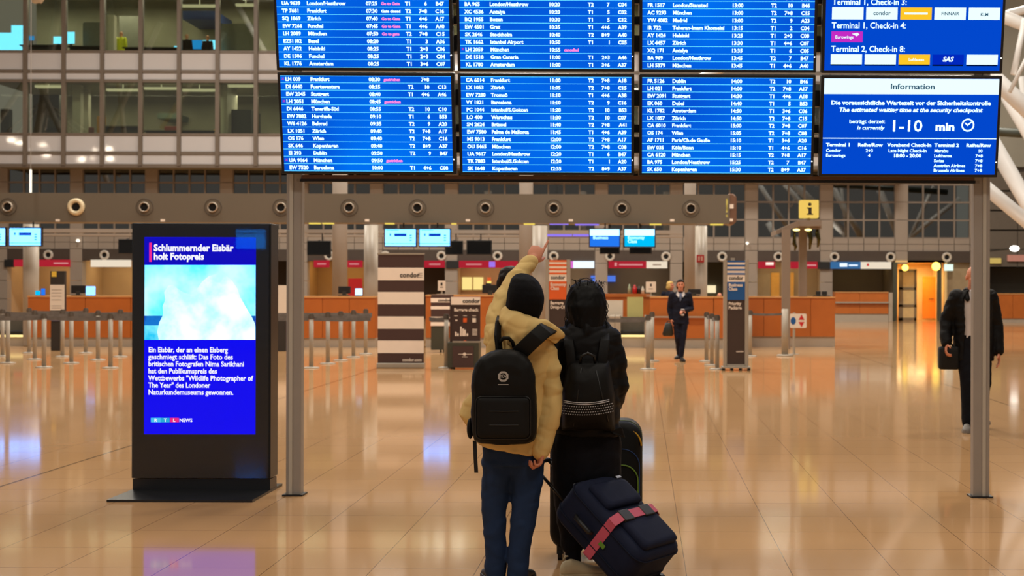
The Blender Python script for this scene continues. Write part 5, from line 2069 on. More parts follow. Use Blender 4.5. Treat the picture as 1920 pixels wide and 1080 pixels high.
def shoe(parent, heel, direction, material, length=.27, name='shoe', sole=None):
    f = Vector(direction)
    f.z = 0
    f.normalize()
    r = Vector((f.y, -f.x, 0))
    h = Vector((heel[0], heel[1], 0))
    q = lambda a, b_, z: h + f * a * length / .27 + r * b_ + Vector((0, 0, z))
    m = M()
    m.ring_loft([[q(a, w * math.cos(k * math.pi / 6), max(.028, zc + hh * math.sin(k * math.pi / 6))) for k in range(12)] for a, w, zc, hh in
                 ((0, .018, .05, .02), (.015, .032, .055, .045), (.06, .036, .06, .055), (.11, .038, .05, .045), (.16, .045, .045, .03), (.215, .047, .04, .022), (.255, .034, .036, .014), (.27, .012, .034, .008))])
    s = solid(name, m, material, parent, .006, 3)
    m = M()
    o_ = [(0, .015), (.012, .032), (.06, .038), (.11, .038), (.16, .047), (.215, .050), (.255, .037), (.272, .014)]
    lo = [q(a, w, 0) for a, w in o_] + [q(a, -w, 0) for a, w in reversed(o_)]
    n = len(lo)
    m.add(lo + [p + Vector((0, 0, .034)) for p in lo], [tuple(range(n)), tuple(range(2 * n - 1, n - 1, -1))] + [(i, (i + 1) % n, (i + 1) % n + n, i + n) for i in range(n)])
    ob('sole', m, sole or material, s, bevel=.004)
    return s


for pa, dr in ((P(931, 1085, -.02), (-.3, 1, 0)), (P(968, 1085, -.06), (.2, 1, 0))):
    shoe(t, pa, dr, DSHOE)

# rucksack on the camel jacket
NYL = mat('black_nylon', (17, 16, 15), spec=.18, rough=.6, var=.25, scale=8)
NYLP = mat('black_nylon_pocket', (20, 19, 18), spec=.18, rough=.6, var=.2, scale=8)
NYLD = mat('black_piping', (9, 9, 9), .5)
bk = thing('backpack', 'black rucksack with a pale octagon badge, worn over the camel jacket', 'backpack', tuple(P(945, 830, -.2)))
BO = [(900, 832), (889, 825), (884.5, 808), (883, 770), (883.5, 730), (886, 700), (892, 682), (902, 669), (917, 660), (936, 655), (954, 654), (972, 658), (987, 667), (997, 682), (1003, 704), (1006, 740), (1007, 780), (1006.5, 812), (1001, 826), (988, 832), (945, 834)]
bc = (945, 755)
m = M()
R = []
for sc_, dd in ((.80, -.10), (.95, -.115), (1.0, -.15), (1.0, -.24), (.975, -.275), (.90, -.30), (.70, -.315)):
    R.append([P(bc[0] + (x - bc[0]) * sc_, bc[1] + (y - bc[1]) * sc_, dd) for x, y in BO])
m.ring_loft(R)
solid('main_bag', m, NYL, bk, .008, 3, (.004, 8, 8, 6, 2.0))
m = M()
R = []
for sc_, dd in ((1.0, -.27), (1.0, -.315), (.95, -.333), (.80, -.338)):
    R.append([P(943.5 + x * sc_, 784 + y * sc_, dd) for x, y in rrect(-50, 50, -39, 38, 9, 4)])
m.ring_loft(R)
pk = ob('front_pocket', m, NYLP, bk, True, bevel=.002)
m = M()
for py in (771, 797):
    m.tube([P(896, py - 1, -.325), P(920, py, -.337), P(945, py + .5, -.340), P(970, py, -.337), P(991, py - 1, -.325)], .003, 6)
o_ = [P(943.5 + x, 784 + y, -.318) for x, y in rrect(-51, 51, -40, 39, 10, 4)]
m.tube(o_ + [o_[0]], .0035, 6)
ob('pocket_seams', m, NYLD, pk, True)
m = M()
arc = [(893, 735), (895, 705), (905, 685), (920, 673), (944, 668), (966, 672), (983, 684), (993, 705), (996, 735)]
m.tube([P(x, y, -.292) for x, y in arc], .005, 8)
ob('zip', m, NYLD, bk, True)
m = M()
m.tube([P(935, 652, -.16), P(936, 642, -.18), P(944, 634, -.19), P(954, 634, -.19), P(961, 641, -.18), P(964, 652, -.17)], .010, 8)
m.tube([P(935, 655, -.16), P(935, 644, -.15)], .018, 8)
ob('carry_handle', m, NYL, bk, True)


def band(m, pts, w, th, side):
    """flat band along pts, width w along 'side'"""
    rg = []
    for p, s_ in zip(pts, side if isinstance(side, list) else [side] * len(pts)):
        p, s_ = Vector(p), Vector(s_).normalized()
        rg.append((p, s_))
    R = []
    for i, (p, s_) in enumerate(rg):
        tt = (rg[min(i + 1, len(rg) - 1)][0] - rg[max(0, i - 1)][0]).normalized()
        n_ = tt.cross(s_).normalized() * th / 2
        R.append([p + s_ * w / 2 + n_, p - s_ * w / 2 + n_, p - s_ * w / 2 - n_, p + s_ * w / 2 - n_])
    m.ring_loft(R)


m = M()
band(m, [P(968, 668, -.20), P(987, 650, -.235), P(1006, 632, -.235), P(1021, 619, -.20), P(1031, 614, -.08), P(1031, 626, .05), P(1026, 660, .16), P(1020, 730, .17)], .085, .02, Vector((.75, .0, -.6)))
ob('shoulder_strap', m, NYL, bk, True, bevel=.004)
m = M()
band(m, [P(936, 658, -.18), P(933, 628, -.165), P(934, 602, -.09), P(938, 590, .06), P(940, 610, .15), P(938, 680, .17)], .05, .016, Vector((.4, .8, .1)))
ob('shoulder_strap', m, NYL, bk, True, bevel=.003)
m = M()
band(m, [P(890, 826, -.13), P(891, 850, -.14), P(892, 870, -.14), P(893, 886, -.14)], .02, .004, Vector((1, 0, 0)))
ob('strap_tail', m, NYLD, bk)
m = M()
m.ell(P(882, 803, -.19), (.018, .05, .055))
ob('side_pouch', m, NYL, bk, True)
bx, by, bd = 943.5, 706, -.318
m = M()
oc = lambda r_, k: P(bx + r_ * math.cos(math.radians(22.5 + 45 * k)), by + r_ * math.sin(math.radians(22.5 + 45 * k)), bd)
for k in range(8):
    m.add([oc(10.5, k), oc(10.5, k + 1), oc(6.6, k + 1), oc(6.6, k)], [(0, 1, 2, 3)])
text_into(m, 'TÜV', .019, P(bx, by + 2.3, bd - .001), RX, UZ, 'C', .0006, .95)
for x0_, x1_, y0_ in ((bx - 10, bx + 10, by + 14.4), ):
    m.add([P(x0_, y0_, bd), P(x1_, y0_, bd), P(x1_, y0_ + 1.3, bd), P(x0_, y0_ + 1.3, bd)], [(0, 1, 2, 3)])
ob('badge', m, mat('badge_print', (176, 170, 164), .6), bk, label='pale octagon badge')

# ---------------------------------------------------------------- traveller in black
d0 = 7.66
t = thing('person', 'black haired traveller in a black padded jacket with cream shoes, seen from behind', 'person', (X(1102, d0), d0, 0))
hwm = lambda px: px / FPX * d0
m = M()
hc, hf, hu = P(1099, 574, .02), Vector((-.05, .95, .32)), Vector((0, -.3, 1))
head_shape(m, hc, hf, hu, P(1100, 622), .98)
m.tube([P(1100, 830), P(1100, 740), P(1100, 670), P(1100, 626)], [.12, .11, .12, .07], 16, .75, (0, 1, 0), round_ends=True)
limb(m, [P(1072, 835), P(1070, 945), P(1076, 1050)], [.06, .044, .03])
limb(m, [P(1130, 835), P(1134, 945), P(1138, 1050)], [.06, .044, .03])
for sg, sx_, ex_, wx_ in ((1, 1142, 1157, 1128), (-1, 1058, 1046, 1074)):
    w_ = P(wx_, 738, .27)
    limb(m, [P(sx_, 640), P(ex_, 735, .03), w_], [.05, .042, .028])
    hand_shape(m, w_, Vector((-sg * .5, .85, .1)), Vector((-sg * .6, -.3, -.4)), -sg, [(.5, .6, .4)] * 4)
body = solid('body', m, SKIN, t, .0065, 3)
face_parts(body, hc, hf, hu, .98)
m = M()
rings_px(m, [(526, 1098, 9, .03, .01), (530, 1099, 20, .06, .01), (538, 1099, 29, .085, .01), (552, 1099, 36, .105, .01), (574, 1098, 39.5, .115, .0), (596, 1099, 37, .11, .0), (611, 1101, 31, .09, -.02), (625, 1103, 25, .07, -.03)], d0, 0, 32, 2.1)
hr = solid('hair', m, HAIRB, t, .007, 4, (.004, 24, 24, 7, 4.0))
m = M()
r2 = random.Random(3)
for k in range(26):
    a = r2.uniform(-1, 1)
    p0 = P(1099 + 30 * a, 545 - 10 * math.cos(a * 1.5), r2.uniform(-.07, .05))
    p1 = P(1099 + 35 * a + r2.uniform(-5, 5), 531 - 6 * math.cos(a * 1.5) + r2.uniform(-4, 3), r2.uniform(-.08, .06))
    p2 = P(1099 + 42 * a + r2.uniform(-8, 10), 536 - 8 * math.cos(a * 1.5) + r2.uniform(-6, 12), r2.uniform(-.08, .06))
    m.tube([p0, p1, p0.lerp(p2, .6) + (p1 - p0) * .6, p2], [.0022, .0018, .0012, .0005], 5)
for k in range(22):
    sg = 1 if k % 3 else -1
    y0_ = r2.uniform(555, 610)
    m.tube([P(1099 + sg * 35, y0_, -.03), P(1099 + sg * (39 + r2.uniform(-1, 3)), y0_ + 14, -.03), P(1099 + sg * (36 + r2.uniform(-3, 4)), y0_ + 28, -.02)], [.002, .0016, .0006], 5)
m.tube([P(1085, 536, -.02), P(1088, 524, -.02), P(1100, 521, -.02), P(1112, 527, -.02), P(1118, 540, -.02)], [.003, .003, .002, .002, .001], 5)
m.tube([P(1092, 536, -.03), P(1097, 526, -.03), P(1108, 527, -.03), P(1115, 536, -.03)], [.003, .002, .002, .001], 5)
ob('loose_strands', m, HAIRB, hr, True)
m = M()
rings_px(m, [(606, 1103, 30, .09, .0), (615, 1100, 40, .105, .0), (628, 1098, 52, .12, .0), (650, 1100, 60, .13, .0), (690, 1101, 62, .14, .0), (740, 1101, 62, .145, .0), (785, 1100, 62, .145, .0), (806, 1101, 63, .145, .0), (816, 1102, 60, .14, .0)], d0, .05)
limb(m, [P(1140, 634), P(1153, 680), P(1157, 730, .02), P(1146, 762, .12), P(1128, 745, .26)], [.070, .066, .066, .06, .05])
limb(m, [P(1060, 634), P(1050, 680), P(1047, 735, .02), P(1056, 762, .12), P(1074, 745, .26)], [.070, .064, .062, .058, .05])
m.tube([P(1072, 610, .02), P(1100, 618, -.08), P(1132, 612, .02)], [.04, .05, .04], 12, round_ends=True)
solid('padded_jacket', m, BLACKC, t, .009, 4, (.011, 4, 4, 13, 6.0))
m = M()
m.add([P(1140, 806, -.12), P(1166, 800, -.08), P(1173, 822, -.06), P(1150, 814, -.12), P(1140, 806, -.06), P(1166, 800, -.02), P(1173, 822, -.0), P(1150, 814, -.06)], [(0, 1, 2, 3), (7, 6, 5, 4), (0, 4, 5, 1), (1, 5, 6, 2), (2, 6, 7, 3), (3, 7, 4, 0)])
ob('jacket_flap', m, BLACKC, t, bevel=.008)
m = M()
limb(m, [P(1071, 826), P(1067, 900), P(1070, 965), P(1074, 1020, .01)], [hwm(38), hwm(33), hwm(28), hwm(23)])
limb(m, [P(1128, 826), P(1132, 900), P(1135, 965), P(1137, 1020, .01)], [hwm(38), hwm(33), hwm(28), hwm(24)])
m.tube([P(1100, 800), P(1100, 850), P(1101, 900)], [hwm(60), hwm(64), hwm(58)], 20, .62, (0, 1, 0))
solid('trousers', m, BLACKT, t, .010, 4, (.005, 8, 8, 9, 9.0))
for px in (1074, 1137):
    m = M()
    m.tube([P(px, 1010), P(px + 1, 1062, .0)], [.045, .042], 16, round_ends=True)
    ob('sock', m, BLACKT, t, True)
s1 = shoe(t, P(1050, 1085, -.06), (1, .25, 0), CREAMS, .28)
m = M()
q = P(1056, 1050, -.03)
m.tube([q, q + Vector((.012, 0, .02)), q + Vector((.03, .0, .022)), q + Vector((.04, 0, -.012)), q + Vector((.06, 0, -.035))], [.006] * 5, 6)
ob('shoe_tongue', m, CREAMS, s1, True)
shoe(t, P(1134, 1083, .0), (.2, 1, 0), CREAMS, .28)

# rucksack of the traveller in black, with pale piping and dotted lines
bk = thing('backpack', 'black rucksack with pale piping and dotted lines, worn over the black padded jacket', 'backpack', tuple(P(1102, 805, -.2)))
pcx, pcy, phw, phh = 1103, 742, 50, 66


def bagface(u, v):
    """front skin of the bag; u, v in -1..1"""
    e = max(0, 1 - abs(u) ** 3.2) ** .5 * max(0, 1 - abs(v) ** 3.0) ** .5
    nar = 1 - .22 * max(0, -v)
    return P(pcx + phw * u * nar, pcy + phh * v, -.14 - .15 * e)


m = M()
N = 22
vs, fs = [], []
for j in range(N + 1):
    for i in range(N + 1):
        vs.append(bagface(-1 + 2 * i / N, -1 + 2 * j / N))
for j in range(N + 1):
    for i in range(N + 1):
        p = bagface(-1 + 2 * i / N, -1 + 2 * j / N)
        vs.append(Vector((p.x, d0 - .10, p.z)))
K2 = (N + 1) ** 2
for j in range(N):
    for i in range(N):
        a = j * (N + 1) + i
        fs.append((a, a + 1, a + N + 2, a + N + 1))
        fs.append((K2 + a, K2 + a + N + 1, K2 + a + N + 2, K2 + a + 1))
for i in range(N):
    fs.append((i, K2 + i, K2 + i + 1, i + 1))
    a = N * (N + 1) + i
    fs.append((a, a + 1, K2 + a + 1, K2 + a))
    a = i * (N + 1)
    fs.append((a, a + N + 1, K2 + a + N + 1, K2 + a))
    a = i * (N + 1) + N
    fs.append((a, K2 + a, K2 + a + N + 1, a + N + 1))
m.add(vs, fs)
solid('main_bag', m, NYL, bk, .008, 2, (.003, 9, 9, 6, 3.))
PIPE = mat('reflective_piping', (206, 206, 210), .4)
m = M()


def onbag(px, py, out=.006):
    v = (py - pcy) / phh
    nar = 1 - .22 * max(0, -v)
    u = max(-.99, min(.99, (px - pcx) / (phw * nar)))
    p = bagface(u, v)
    return Vector((p.x, p.y - out, p.z))


def sag(px, y0, dip):
    f_ = (px - 1056) / (1150 - 1056)
    return y0 + dip * 4 * f_ * (1 - f_) - 4 * f_


for off in (0, 3.2):
    m.tube([onbag(1057 + k * 85 / 14, sag(1057 + k * 85 / 14, 750.5 + off, 6.5)) for k in range(15)], .0022, 6)
ob('piping', m, PIPE, bk, True)
m = M()
for row, off in enumerate((8, 13, 18, 23)):
    for k in range(22):
        px = 1054 + k * 4.4 + (row % 2) * 2
        if px > 1150:
            continue
        a, b_ = onbag(px, sag(px, 752 + off, 5)), onbag(px + 1.8, sag(px + 1.8, 752 + off, 5) - .6)
        m.tube([a, b_], [.0018, .0018], 5)
ob('dotted_lines', m, PIPE, bk)
m = M()
m.tube([P(1088, 682, -.20), P(1090, 668, -.21), P(1102, 662, -.22), P(1114, 668, -.21), P(1116, 682, -.20)], .008, 8)
ob('carry_handle', m, NYLD, bk, True)
for a in ((1072, 690, 1066, 640), (1128, 690, 1134, 640)):
    m = M()
    band(m, [P(a[0], a[1], -.17), P((a[0] + a[2]) / 2, 660, -.165), P(a[2], a[3], -.14), P(a[2], 622, -.03), P(a[2], 650, .16), P(a[2], 720, .18)], .05, .016, Vector((1, 0, 0)))
    ob('shoulder_strap', m, NYL, bk, True, bevel=.003)
m = M()
for a in ((1090, 690, 1076, 800), (1118, 695, 1140, 790)):
    m.tube([onbag(a[0], a[1]), onbag((a[0] + a[2]) / 2, (a[1] + a[3]) / 2), onbag(a[2], a[3])], .004, 6)
ob('seams', m, NYLD, bk, True)

# ---------------------------------------------------------------- luggage
Wd, Ld, Td, TH = .43, .57, .24, math.radians(50)
hdir = Vector((-.85, .53, 0)).normalized()
wv = Vector((.53, .85, 0)).normalized()
uv = hdir * math.sin(TH) + UZ * math.cos(TH)
nv = -hdir * math.cos(TH) + UZ * math.sin(TH)
Bp = Vector((-.113, 7.159, .035))
SMX = Matrix(((wv.x, -nv.x, uv.x, Bp.x), (wv.y, -nv.y, uv.y, Bp.y), (wv.z, -nv.z, uv.z, Bp.z), (0, 0, 0, 1)))
sp = lambda a, b_, c: Bp + wv * a + uv * b_ + nv * c                  # along the width, up the case, towards its front
NAVY = mat('navy_suitcase_cloth', (22, 28, 50), spec=.18, rough=.75, var=.2, scale=12, bump=.1)
NAVYD = mat('navy_suitcase_side', (18, 23, 40), spec=.18, rough=.75, var=.2, scale=12)
PINKS = mat('pink_luggage_strap', (196, 80, 104), .6, var=.12, scale=14)
t = thing('suitcase', 'navy soft suitcase with a pink strap, tilted and pulled by the camel jacket traveller', 'suitcase', (Bp.x, Bp.y, 0))
m = M()
R = []
for c_, ins in ((0, .02), (.015, .004), (.03, .0), (Td - .05, .0), (Td - .02, .008), (Td - .004, .028), (Td, .05)):
    R.append([sp(a, b_, c_) for a, b_ in rrect(ins, Wd - ins, ins, Ld - ins, .08, 7)])
m.ring_loft(R)
shell = ob('shell', m, NAVY, t, True)
m = M()
for c_ in (.06, Td - .045):
    o_ = [sp(a, b_, c_) for a, b_ in rrect(-.002, Wd + .002, -.002, Ld + .002, .081, 7)]
    m.tube(o_ + [o_[0]], .004, 6)
ob('edge_piping', m, NAVYD, shell, True)
m = M()
for z0, z1, a0, a1 in ((.04, .30, .05, Wd - .05), (.33, Ld - .07, .05, Wd - .05)):
    R = []
    for c_, ins in ((Td - .015, 0), (Td + .022, 0), (Td + .032, .012), (Td + .034, .03)):
        R.append([sp(a, b_, c_) for a, b_ in rrect(a0 + ins, a1 - ins, z0 + ins, z1 - ins, .03, 4)])
    mm = M()
    mm.ring_loft(R)
    ob('front_pocket', mm, NAVY, t, True)
m = M()
e = .004
b0, b1 = .225, .28
for p, q in (((-e, -e), (-e, Td + e)), ((-e, Td + e), (.05, Td + .038)), ((.05, Td + .038), (Wd - .05, Td + .038)), ((Wd - .05, Td + .038), (Wd + e, Td + e)), ((Wd + e, Td + e), (Wd + e, -e)), ((Wd + e, -e), (-e, -e))):
    m.add([sp(p[0], b0, p[1]), sp(q[0], b0, q[1]), sp(q[0], b1, q[1]), sp(p[0], b1, p[1])], [(0, 1, 2, 3)])
st_ = ob('luggage_strap', m, PINKS, t)
sm_ = st_.modifiers.new('thick', 'SOLIDIFY')
sm_.thickness = .004
sm_.offset = 1
for a0, a1 in ((.05, .14), (.25, .34)):
    m = M()
    m.add([sp(a, b_, c_) for c_ in (Td + .030, Td + .046) for a, b_ in ((a0, b0 - .008), (a1, b0 - .008), (a1, b1 + .008), (a0, b1 + .008))],
          [(0, 3, 2, 1), (4, 5, 6, 7), (0, 1, 5, 4), (1, 2, 6, 5), (2, 3, 7, 6), (3, 0, 4, 7)])
    ob('strap_buckle', m, mat('dark_buckle', (34, 34, 30), .45), st_, bevel=.004)
grip = sp(.20, Ld + .31, .05)
for a in (.12, .28):
    m = M()
    m.tube([sp(a, Ld - .02, .045), sp(a, Ld + .30, .045)], .009, 10)
    ob('handle_rod', m, mat('dark_rod', (40, 38, 36), .35, .7), t, True)
m = M()
m.tube([sp(.10, Ld + .295, .045), sp(.12, Ld + .31, .045), sp(.28, Ld + .31, .045), sp(.30, Ld + .295, .045)], .014, 10, round_ends=True)
ob('pull_handle', m, BLACK, t, True)
m = M()
m.tube([sp(-.012, .30, .12), sp(-.03, .31, .12), sp(-.03, .42, .12), sp(-.012, .43, .12)], [.01, .013, .013, .01], 8)
ob('carry_handle', m, BLACK, t, True)
m = M()
m.tube([sp(.12, Ld + .010, .15), sp(.13, Ld + .026, .15), sp(.27, Ld + .026, .15), sp(.28, Ld + .010, .15)], [.01, .013, .013, .01], 8)
ob('carry_handle', m, BLACK, t, True)
m = M()
m.add([sp(-.008, .20, .10), sp(-.008, .24, .10), sp(-.008, .24, .125), sp(-.008, .20, .125)], [(0, 1, 2, 3)])
ob('green_tag', m, mat('green_tag', (96, 140, 40), .6), t)
m = M()
m.add([sp(.30, Ld - .06, Td + .0365), sp(.345, Ld - .06, Td + .0365), sp(.345, Ld - .075, Td + .0365), sp(.30, Ld - .075, Td + .0365)], [(0, 1, 2, 3)])
ob('name_plate', m, mat('silver_plate', (190, 190, 186), .4, .5), t)
for a in (.05, Wd - .05):
    m = M()
    c_ = sp(a, -.005, .02)
    c_.z = .032
    m.cyl(c_ - wv * .015, c_ + wv * .015, .032, n=20)
    m.tube([c_, sp(a, .03, .04)], .015, 8)
    ob('wheel', m, BLACK, t)

d0 = 8.12
t = thing('suitcase', 'tall black upright suitcase with yellow and green piping, before the traveller in black', 'suitcase', (X(1117, d0), d0 + .14, 0))
x0, x1 = X(1031, d0), X(1205, d0)
z0, z1 = .06, Z(791, d0, 1150)
m = M()
R = []
for y_, ins in ((.30, .03), (.27, .0), (.05, .0), (.015, .012), (0, .035)):
    R.append([Vector((a, d0 + y_, b_)) for a, b_ in rrect(x0 + ins, x1 - ins, z0 + ins, z1 - ins, .10, 7)])
m.ring_loft(R)
ob('shell', m, mat('black_suitcase_cloth', (17, 17, 17), spec=.18, rough=.55, var=.25, scale=12), t, True)


def piping(name, a0, a1, b0, b1, y_, material, r=.004, rad=.09, part=None):
    o_ = [Vector((a, d0 + y_, b_)) for a, b_ in rrect(a0, a1, b0, b1, rad, 8)]
    m = M()
    if part:
        m.tube(o_[part[0]:part[1]], r, 6)
    else:
        m.tube(o_ + [o_[0]], r, 6)
    ob(name, m, material, t, True)


piping('yellow_piping', x0 + .004, x1 - .006, z0 + .01, Z(804, d0, 1150), .012, mat('yellow_piping', (214, 160, 20), .5), .005, .10, (9, 27))
piping('dark_green_piping', x0 + .004, x1 - .002, z0 + .01, z1 + .002, .06, mat('dark_green_piping', (74, 92, 40), .5), .004, .10)
piping('green_piping', X(1075, d0), X(1197, d0), .12, Z(872, d0, 1150), -.004, mat('green_piping', (110, 150, 50), .5), .0045, .09)
piping('blue_piping', X(1060, d0), X(1200, d0), .10, Z(842, d0, 1150), -.001, mat('blue_piping', (20, 60, 120), .5), .003, .10)
m = M()
m.tube([Vector((X(1090, d0), d0 + .2, z1 - .01)), Vector((X(1092, d0), d0 + .2, z1 + .02)), Vector((X(1140, d0), d0 + .2, z1 + .02)), Vector((X(1142, d0), d0 + .2, z1 - .01))], .011, 8)
ob('carry_handle', m, BLACK, t, True)
for xx in (x0 + .06, x1 - .06):
    for yy in (.05, .25):
        m = M()
        m.cyl((xx - .012, d0 + yy, .032), (xx + .012, d0 + yy, .032), .032, n=18)
        m.box(xx - .018, xx + .018, d0 + yy - .02, d0 + yy + .02, .035, z0 + .02)
        ob('wheel', m, BLACK, t)


# ---------------------------------------------------------------- standing figures further back
def figure(label, px, d, H, facing, joints=None, top=NAVYU, bottom=NAVYU, skin=SKIN, hair=None, hair_mat=HAIRBR, voxel=.012, hands=(RELAX, RELAX), look=None, coat_z=.82, open_coat=None, loose=0.0, shoes=DSHOE, palms=None):
    """facing -1 looks at the camera, +1 away from it; joints in body axes (own right, forward, up) for a 1.75 m figure"""
    s = H / 1.75
    base = Vector((X(px, d), d, 0))
    f = Vector(facing) if isinstance(facing, tuple) else Vector((0, facing, 0))
    r = f.cross(UZ)
    J = dict(ar=(.09, 0, .09), al=(-.09, 0, .09), kr=(.095, .02, .50), kl=(-.095, .02, .50), hr=(.09, 0, .92), hl=(-.09, 0, .92), sr=(.18, 0, 1.42), sl=(-.18, 0, 1.42),
             er=(.235, -.03, 1.13), el=(-.235, -.03, 1.13), wr=(.25, .05, .88), wl=(-.25, .05, .88), nk=(0, -.01, 1.50), hd=(0, .02, 1.635), pv=(0, 0, .95), ch=(0, 0, 1.28))
    J.update(joints or {})
    g = lambda k: base + (r * J[k][0] + f * J[k][1] + UZ * J[k][2]) * s
    V = lambda a, b_, c: base + (r * a + f * b_ + UZ * c) * s
    t = thing('person', label, 'person', tuple(base))
    m = M()
    lf = look or f
    head_shape(m, g('hd'), lf, UZ, g('nk'), s)
    m.tube([g('pv'), V(0, 0, 1.12), g('ch'), g('nk') - UZ * .06], [.115 * s, .105 * s, .125 * s, .07 * s], 14, .72, f, round_ends=True)
    for q_ in 'rl':
        limb(m, [g('h' + q_), g('k' + q_), g('a' + q_)], [.07 * s, .05 * s, .038 * s])
        limb(m, [g('s' + q_), g('e' + q_), g('w' + q_)], [.048 * s, .04 * s, .028 * s])
        fd = (g('w' + q_) - g('e' + q_)).normalized()
        inward = -r if q_ == 'r' else r
        sg = 1 if q_ == 'r' else -1
        nn = (palms or {}).get(q_, inward)
        hand_shape(m, g('w' + q_), fd, nn, 1 if fd.cross(Vector(nn)).dot(f) > 0 else -1, hands[0 if q_ == 'r' else 1], s=s)
    body = solid('body', m, skin, t, voxel * .62, 2)
    face_parts(body, g('hd'), lf, UZ, s)
    m = M()
    for q_ in 'rl':
        limb(m, [g('h' + q_), g('k' + q_), g('a' + q_) + UZ * .0], [(.092 + loose) * s, (.070 + loose) * s, (.055 + loose) * s])
    m.tube([g('pv') + UZ * .08, g('pv') - UZ * .08], [.155 * s, .165 * s], 16, .7, f)
    solid('trousers', m, bottom, t, voxel, 3, (.006, 7, 7, 8, px * .1))
    rows = [(coat_z, .185, .125), (.98, .178, .12), (1.15, .172, .12), (1.30, .185, .125), (1.40, .185, .11), (1.46, .12, .09), (1.50, .075, .075)]
    if open_coat is None:
        m = M()
        R = []
        for z_, a, b_ in rows:
            R.append([V((a + loose) * math.cos(k * math.pi / 12), (b_ + loose) * math.sin(k * math.pi / 12), z_) for k in range(24)])
        m.ring_loft(R)
    else:
        m = M()
        R = []
        for z_, a, b_ in rows:
            R.append([V(a * .9 * math.cos(k * math.pi / 12), b_ * .9 * math.sin(k * math.pi / 12), max(.9, z_)) for k in range(24)])
        R = R[1:]
        m.ring_loft(R)
        solid('shirt', m, SHIRT, t, voxel * .7, 2)
        m = M()
        R = []
        for z_, a, b_ in rows:
            gap = open_coat
            ang = [math.pi / 2 + gap + (2 * math.pi - 2 * gap) * k / 26 for k in range(27)]
            R.append([V((a + loose + .02) * math.cos(x), (b_ + loose + .02) * math.sin(x), z_) for x in ang] + [V((a + loose - .022) * math.cos(x), (b_ + loose - .022) * math.sin(x), z_) for x in reversed(ang)])
        m.ring_loft(R)
    for q_ in 'rl':
        e_, w_ = g('e' + q_), g('w' + q_)
        limb(m, [g('s' + q_), e_, e_.lerp(w_, .93)], [(.075 + loose) * s, (.062 + loose) * s, (.046 + loose) * s])
    solid('coat' if open_coat is not None else 'jacket', m, top, t, voxel, 3, (.008, 6, 6, 9, px * .07))
    for q_ in 'rl':
        a_ = g('a' + q_)
        sh = shoe(t, a_ - f * .06, f + r * (.28 if q_ == 'r' else -.2), shoes, .29)
        if a_.z > .11:
            for o_ in [sh]:
                o_.location.z += a_.z - .09 * s
    if hair:
        m = M()
        rr, ff, uu, mx = frame(lf, UZ)
        c = g('hd')
        q = lambda a, b_, z_: c + (rr * a + ff * b_ + uu * z_) * s
        m.ell(q(0, -.026, .045), [.084 * s, .092 * s, .088 * s], mx)
        for el in hair:
            m.ell(q(*el[0]), [x * s for x in el[1]], mx)
        m.ell(q(0, .015, .082), [.070 * s, .068 * s, .045 * s], mx)
        solid('hair', m, hair_mat, t, voxel * .7, 2, (.003, 30, 30, 12, px))
    return t, g, V, s


# man behind the right post
dm = 15.6
t, g, V, s = figure('bald man in an open black coat and white shirt walking behind the right board post', 1825, dm, 1.82, -1,
                    dict(hr=(.09, 0, .93), kr=(.075, .10, .52), ar=(.085, .16, .09), kl=(-.10, .05, .50), al=(-.11, -.22, .14), er=(.275, -.06, 1.16), wr=(.305, .06, .92), el=(-.255, -.05, 1.13), wl=(-.265, .02, .83)),
                    top=BLACKC, bottom=BLACKT, skin=SKINF, voxel=.010, open_coat=.66, coat_z=.74, loose=.016, hands=([(.5, .7, .4)] * 4, RELAX), shoes=mat('grey_trainer', (132, 126, 120), .6, var=.3, scale=20))
m = M()
m.tube([V(0, .10, 1.46), V(.0, .13, 1.38)], [.022 * s, .018 * s], 8, round_ends=True)
m.tube([V(0, .13, 1.40), V(.01, .145, 1.15), V(.01, .14, 1.06)], [.016 * s, .030 * s, .004], 4, .3, (0, 1, 0))
ob('tie', m, mat('dark_tie', (52, 46, 52), .6), t, True)
m = M()
for sg in (1, -1):
    m.tube([V(.06 * sg, -.05, 1.50), V(.09 * sg, .03, 1.49), V(.085 * sg, .10, 1.40)], [.03 * s, .032 * s, .028 * s], 10, round_ends=True)
solid('coat_collar', m, BLACKC, t, .010, 3)
wx = g('wr')
m = M()
bt = thing('shoulder_bag', 'black flat bag hanging at the hand of the man behind the right post', 'bag', (wx.x, wx.y - .05, .62))
R = []
for y_, ins in ((-.06, .02), (-.04, .0), (.04, .0), (.06, .02)):
    R.append([Vector((wx.x + .035 + a, wx.y + .02 + y_, b_)) for a, b_ in rrect(-.11 + ins, .11 - ins, .675 + ins, .93 - ins, .03, 4)])
m.ring_loft(R)
ob('bag_body', m, mat('black_leather_bag', (9, 9, 9), .8, var=.2), bt, True)
m = M()
m.tube([Vector((wx.x - .04, wx.y + .02, .92)), Vector((wx.x - .02, wx.y + .01, .98)), Vector((wx.x + .05, wx.y + .01, .98)), Vector((wx.x + .09, wx.y + .02, .92))], .010, 8)
ob('bag_handle', m, BLACK, bt, True)

